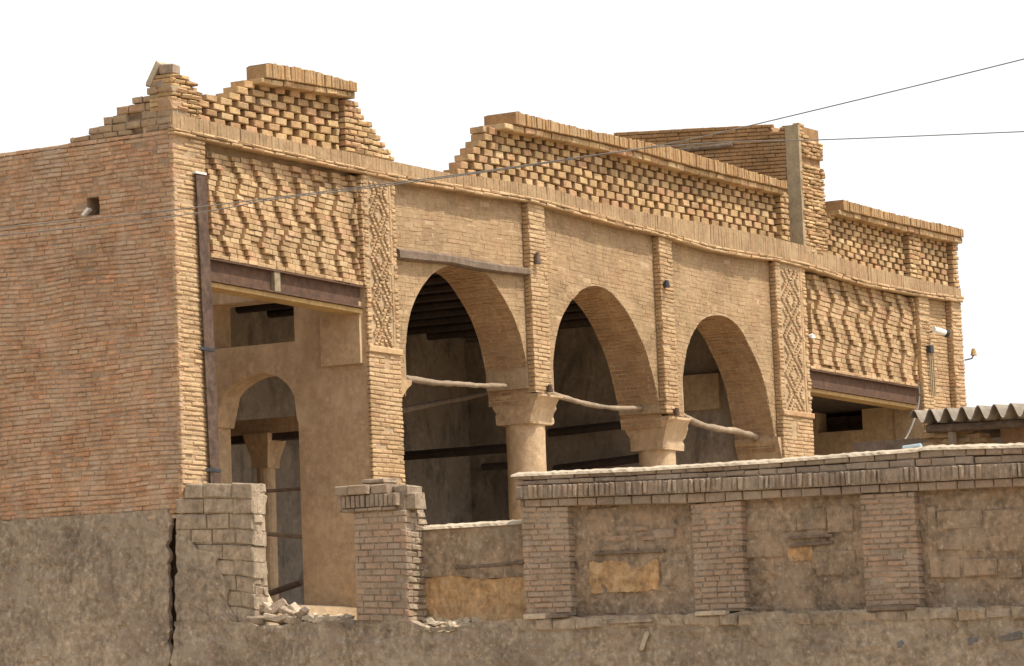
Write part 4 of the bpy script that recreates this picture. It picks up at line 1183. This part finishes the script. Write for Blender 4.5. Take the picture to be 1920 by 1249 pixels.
pst = Wall()
pst.add(courses(lambda w: pt(w) - .15, lambda w: pt(w) - .012, const(wR), const(w_at(1005)), 1, .34, .012, .014, lj=.35), MS(UB - .062), M_mudb, .016, .012, .08, .02, .012)
pst.build(pl, 60, 'plinth_stone', 'plinth_stonework', 5)
for (x, y, a_, b_) in ((1690, 1210, .09, .10), (1825, 1203, .11, .09), (1895, 1194, .26, .08)):  # added dark blocks standing in for stains and holes on the plinth
    w, z = S(x, y, UB - .06); V, f = box_rot((UB - .045, w, z), (.06, a_, b_), 0, U(-.2, .2), 0, .022, .016); mk('stain_block', V, f, M_stain, pl)
# ------------------------------------------------------------------ loose bricks
def loose(x, y, u, size, rz, rx, ry, mat, label, group=None):
    w, z = S(x, y, u); V, f = box_rot((u, w, z), size, rz, rx, ry, .012, .009)
    o = mk('loose_brick', V, f, mat); tag(o, label, 'brick', group)
spots = [(487, 1140, .15, 0), (505, 1142, .15, .5), (522, 1138, .18, -.6), (540, 1147, .12, .4), (553, 1142, .2, .9), (566, 1155, .1, -.8), (480, 1163, .02, .0), (512, 1160, .06, .2), (532, 1162, .05, -.3), (548, 1164, .03, .2), (498, 1128, .3, 1.), (580, 1160, .15, .6)]
LB = ['leftmost loose brick of the heap, leaning on the foot of the wall stub', 'pale brick next to the leftmost one near the top of the rubble heap', 'grey tilted brick in the upper middle of the rubble heap',
      'buff brick right of the middle of the rubble heap', 'pale steeply tilted brick on the right shoulder of the rubble heap', 'grey brick slipping down the right end of the rubble heap',
      'flat buff brick at the lower left under the rubble heap', 'pale flat brick at the bottom middle of the rubble heap', 'small grey brick at the bottom of the rubble heap right of the pale flat one',
      'buff brick at the bottom right of the rubble heap', 'pale brick set furthest back at the top of the rubble heap', 'grey brick lying apart at the far right of the rubble heap']
for i, (x, y, u, rx) in enumerate(spots):
    loose(x, y, UB + u, (.13, U(.14, .24), U(.07, .11)), U(-.6, .6), rx, U(-.4, .4), [M_mudb, M_cap, M_grey][i % 3], LB[i], 'loose bricks in the rubble heap')
rub = Acc()
for i in range(60):
    x = U(560, 660) if i < 26 else U(770, 905); y = U(1158, 1167) if i < 26 else U(1164, 1180)
    uu = UB + U(-.03, .3); w, z = S(x, y, uu); V, f = box_rot((uu, w, z + .01), (U(.04, .11), U(.04, .13), U(.03, .08)), U(0, 3), U(-.5, .5), U(-.5, .5), .012, .014)
    rub.add(V, f)
o = rub.make('rubble', M_cap); tag(o, 'pale crumbled rubble along the broken top of the plinth', 'rubble', kind='stuff')
def broken_slope(x0, x1, yf, yb, seed):
    V = []; Fc = []; n, m_ = 26, 6
    for i in range(n + 1):
        for j in range(m_ + 1):
            t = j / m_; x = x0 + (x1 - x0) * i / n; u = UB - .065 + .34 * t
            w, z = S(x, yf + (yb - yf) * t ** .8, u)
            V.append((u + .03 * noise.noise((x * .08, t * 3, seed)), w, z + .035 * noise.noise((x * .07, t * 4., seed + 2)) - (.06 if i in (0, n) else 0)))
    for i in range(n):
        for j in range(m_):
            a = i * (m_ + 1) + j; Fc.append((a, a + 1, a + m_ + 2, a + m_ + 1))
    mk('broken_mud', V, Fc, M_cream, bw)
M_cream = masonry('broken_mud', [(.46, .35, .22)], (.54, .43, .29), .7, 6, big=.2, fine=30, bump=.9, mott=.3)
broken_slope(772, 884, 1184, 1161, 4.2); broken_slope(575, 645, 1168, 1153, 9.1)
# at the top of the corner
w, z = S(297, 140, .1); V, f = box_rot((.1, w, z), (.22, .085, .34), 0, .55, 0, .01, .006); o = mk('loose_brick', V, f, M_cap); tag(o, 'pale slab leaning at the very top of the house corner', 'brick')
w, z = S(318, 131, .1); V, f = box_rot((.1, w, z), (.2, .2, .12), .2, 0, 0, .012, .008); o = mk('loose_brick', V, f, M_grey); tag(o, 'dark brick lying on top of the house corner above the stump', 'brick')
w, z = S(300, 158, .1); V, f = box_rot((.12, w, z), (.24, .3, .09), 0, .1, 0, .012, .008); o = mk('loose_brick', V, f, M_grey); tag(o, 'flat brown brick under the leaning slab at the house corner', 'brick')
w, z = S(163, 398, -.0); V, f = box_rot((.0, w, z), (.12, .12, .04), .3, -.8, 0, .006, .004); o = mk('lime_chip', V, f, M_white); tag(o, 'white lime chip at the square hole in the red side wall', 'stone')
w, z = S(1207, 1202, UB - .08); V, f = box_rot((UB - .07, w, z), (.09, .05, .24), .5, .38, 0, .02, .004); o = mk('sunlit_chip', V, f, M_cap); tag(o, 'pale wedge standing in for a sunlit chip in the plaster below the first panel', 'stone')  # added pale wedge; its colour stands in for sun on a chipped hole

# ------------------------------------------------------------------ corrugated roof behind the wall
uR = .9
rt = thing('corrugated_roof', (uR, S(1830, 790, uR)[0], ZF), 'corrugated grey sheet roof behind the boundary wall at the right', 'roof')
wA, zA = S(1703, 781, uR); wB, zB = S(2010, 762, uR); per = abs(S(1766, 775, uR)[0] - S(1735, 775, uR)[0])
V = []; Fc = []; nn = int(abs(wB - wA) / per * 10)
for th in (0, -.012):
    for i in range(nn + 1):
        w = wA + (wB - wA) * i / nn; ph = 2 * math.pi * abs(w - wA) / per
        z = zA + (zB - zA) * i / nn + .078 * math.sin(ph) * (1 if i < nn * .2 else 1)
        sag = .05 * math.sin(i * .02)
        V += [(uR + .03 * math.sin(w * 3), w, z + th), (uR + 2.8, w, z + th + .12)]
m1 = 2 * (nn + 1)
for i in range(nn):
    a = 2 * i; Fc += [(a, a + 1, a + 3, a + 2), (m1 + a, m1 + a + 2, m1 + a + 3, m1 + a + 1), (a, a + 2, m1 + a + 2, m1 + a)]
mk('sheet', V, Fc, M_sheet, rt)
for k in range(3):
    uu = uR + .25 + k * 1.1
    v, f = tube([(uu, wA - .1, zA - .13), (uu, wB, zB - .13)], .05, 8); mk('rafter', v, f, M_woodd, rt)
v, f = tube([(uR + .3, wA - .38, ZF - .4), (uR + .3, wA - .38, zA - .1)], .05, 8); mk('post', v, f, M_wood, rt)
ac = Acc(); wX = S(1895, 800, uR + .8)[0]; ac.box((uR + .7, wX - .5, ZF - .4), (uR + .95, wX + .08, zA - .15)); ac.make('brick_support', M_red, rt)
# little brick heap under the sheet
hp = thing('brick_stack', (uR + .5, S(1790, 820, uR + .5)[0], ZF), 'low stack of sandy bricks under the corrugated roof', 'stack')
ac = Acc()
for r_ in range(12):
    for c_ in range(4 - (r_ > 8) - (r_ > 10)):
        w, z = S(1750 + c_ * 27 + (r_ % 2) * 9, 846 - r_ * 8.5 + 40, uR + .5)
        V, f = box_rot((uR + .5 + U(-.05, .05), w, z), (.2, .2, .055), U(-.2, .2), U(-.05, .05), 0, .008, .005); mk('brick', V, f, M_rel, hp)
# added dark wall standing in for the darkness under the sheet
ac = Acc(); ac.box((uR + 2.7, wB - 1.5, ZF - .4), (uR + 2.85, wA + 2.2, zA + .0)); ac.make('dark_backing', M_woodd, rt)

# ------------------------------------------------------------------ fittings on the right end of the facade
sp = F(1752, 620, -.05)
lm = thing('floodlight', (sp[0], -.1, sp[1]), 'white tubular floodlight on the right end pilaster', 'lamp')
v, f = tube([(sp[0] - .12, -.1, sp[1] + .01), (sp[0] + .16, -.16, sp[1] - .03)], [.05, .055], 12); mk('housing', v, f, M_lampw, lm)
v, f = tube([(sp[0] + .16, -.16, sp[1] - .03), (sp[0] + .22, -.175, sp[1] - .045)], [.062, .075], 12); mk('shade', v, f, M_dark, lm)
v, f = tube([(sp[0], -.1, sp[1]), (sp[0], .05, sp[1] - .02)], .015, 6); mk('bracket', v, f, M_dark, lm)
sp = F(1743, 655, -.03)
mt_ = thing('meter_box', (sp[0], -.03, sp[1]), 'small dark electric box with pipes on the right pilaster', 'box')
a2 = Acc(); a2.box((sp[0] - .06, -.08, sp[1] - .06), (sp[0] + .06, -.005, sp[1] + .06)); a2.make('case', M_dark, mt_)
for dx in (-.03, .03, .1):
    v, f = tube([(sp[0] + dx, -.04, sp[1] - .05), (sp[0] + dx + .02, -.03, sp[1] - .8)], .014, 6); mk('conduit', v, f, M_strip, mt_)
sp = F(1815, 662, -.0)
an = thing('wall_lamp', (sp[0], -.05, sp[1]), 'small lamp on an arm sticking out past the right corner', 'lamp')
v, f = tube([(UEND - .02, -.02, sp[1] - .14), (sp[0] + .02, -.06, sp[1] - .1), (sp[0] + .1, -.06, sp[1] - .02)], .014, 6); mk('arm', v, f, M_dark, an)
v, f = tube([(sp[0] + .1, -.06, sp[1] - .04), (sp[0] + .1, -.06, sp[1] + .08)], [.06, .03], 10); mk('shade', v, f, M_ochrew, an)
# bulb holders on the pilasters; the first cup stands in for a shaded hole
for (x, y, w0, lab, kind) in ((1005, 480, 0, 'dark cup standing in for a shaded hole on the pilaster left of the middle arch', 0), (1247, 532, 0, 'black bulb holder on the pilaster right of the middle arch', 1), (1028, 728, 0, 'grey knob at the foot of the pilaster left of the middle arch', 2), (1266, 771, 0, 'grey knob at the foot of the pilaster right of the middle arch', 2), (1521, 630, 0, 'white insulator on the brickwork left of the right relief panel', 3)):
    u, z = F(x, y, -.02); a2 = thing('bulb_holder_or_hole' if kind < 2 else 'insulator', (u, -.02, z), lab, 'fitting')
    mt = (M_woodd, M_dark, M_post, M_lampw)[kind]
    v, f = tube([(u, .01, z), (u, -.05, z + .01)], .03, 8); mk('base', v, f, mt, a2)
    if kind == 3: z -= .01
    v, f = tube([(u, -.05, z + (.05 if kind < 3 else .02)), (u, -.05, z - (.12 if kind == 0 else .06 if kind < 3 else .03))], [.03, .055 if kind < 2 else .045], 10); mk('cup', v, f, mt, a2)
# downpipe cable hanging at the right bay
P = []
for (x, y) in ((1722, 720), (1724, 745), (1718, 775), (1705, 810), (1690, 835), (1682, 850)):
    u, z = F(x, y, -.15); P.append((u, -.15, z))
v, f = tube([tuple(p) for p in smooth_pts(P, 4)], .016, 6); o = mk('hanging_cable', v, f, M_cable); tag(o, 'grey cable hanging down beside the right bay lintel', 'cable')
w, z = S(1712, 838, UB + .3); v, f = tube([(UB + .3, w - .1, z), (UB + .3, w + .12, z - .01)], [.035, .03], 8); o = mk('plastic_bottle', v, f, M_blue); tag(o, 'pale blue bottle lying on the boundary wall below the right bay', 'bottle')

# ------------------------------------------------------------------ overhead cables
def cable(pts, d0, d1, label, r=.011):
    P = []
    for (x, y) in pts:
        t = (x + 100) / 2120.0; dd = d0 + (d1 - d0) * t
        r_ = ray(x, y); k = dd / r_.y; P.append(to_b((r_.x * k, r_.y * k, EYE + r_.z * k)))
    P = [tuple(p) for p in smooth_pts(P, 6)]
    v, f = tube(P, r, 6); o = mk('overhead_cable', v, f, M_cable, shear=False, smooth=True); tag(o, label, 'cable')
cable([(-100, 438), (0, 427), (338, 392), (680, 350), (900, 322), (1100, 293), (1201, 279), (1300, 260), (1430, 230), (1680, 170), (1915, 112), (2040, 80)], 42, 34, 'thin grey cable climbing to the upper right corner of the sky', .0065)
cable([(-100, 453), (0, 442), (338, 404), (519, 373), (680, 354), (900, 324), (1050, 302), (1200, 279), (1370, 266), (1545, 262), (1915, 247), (2040, 242)], 42, 36, 'thin grey cable running nearly level across the sky at the right', .0065)
print('objects', len(bpy.data.objects), 'polys', sum(len(m_.polygons) for m_ in bpy.data.meshes))
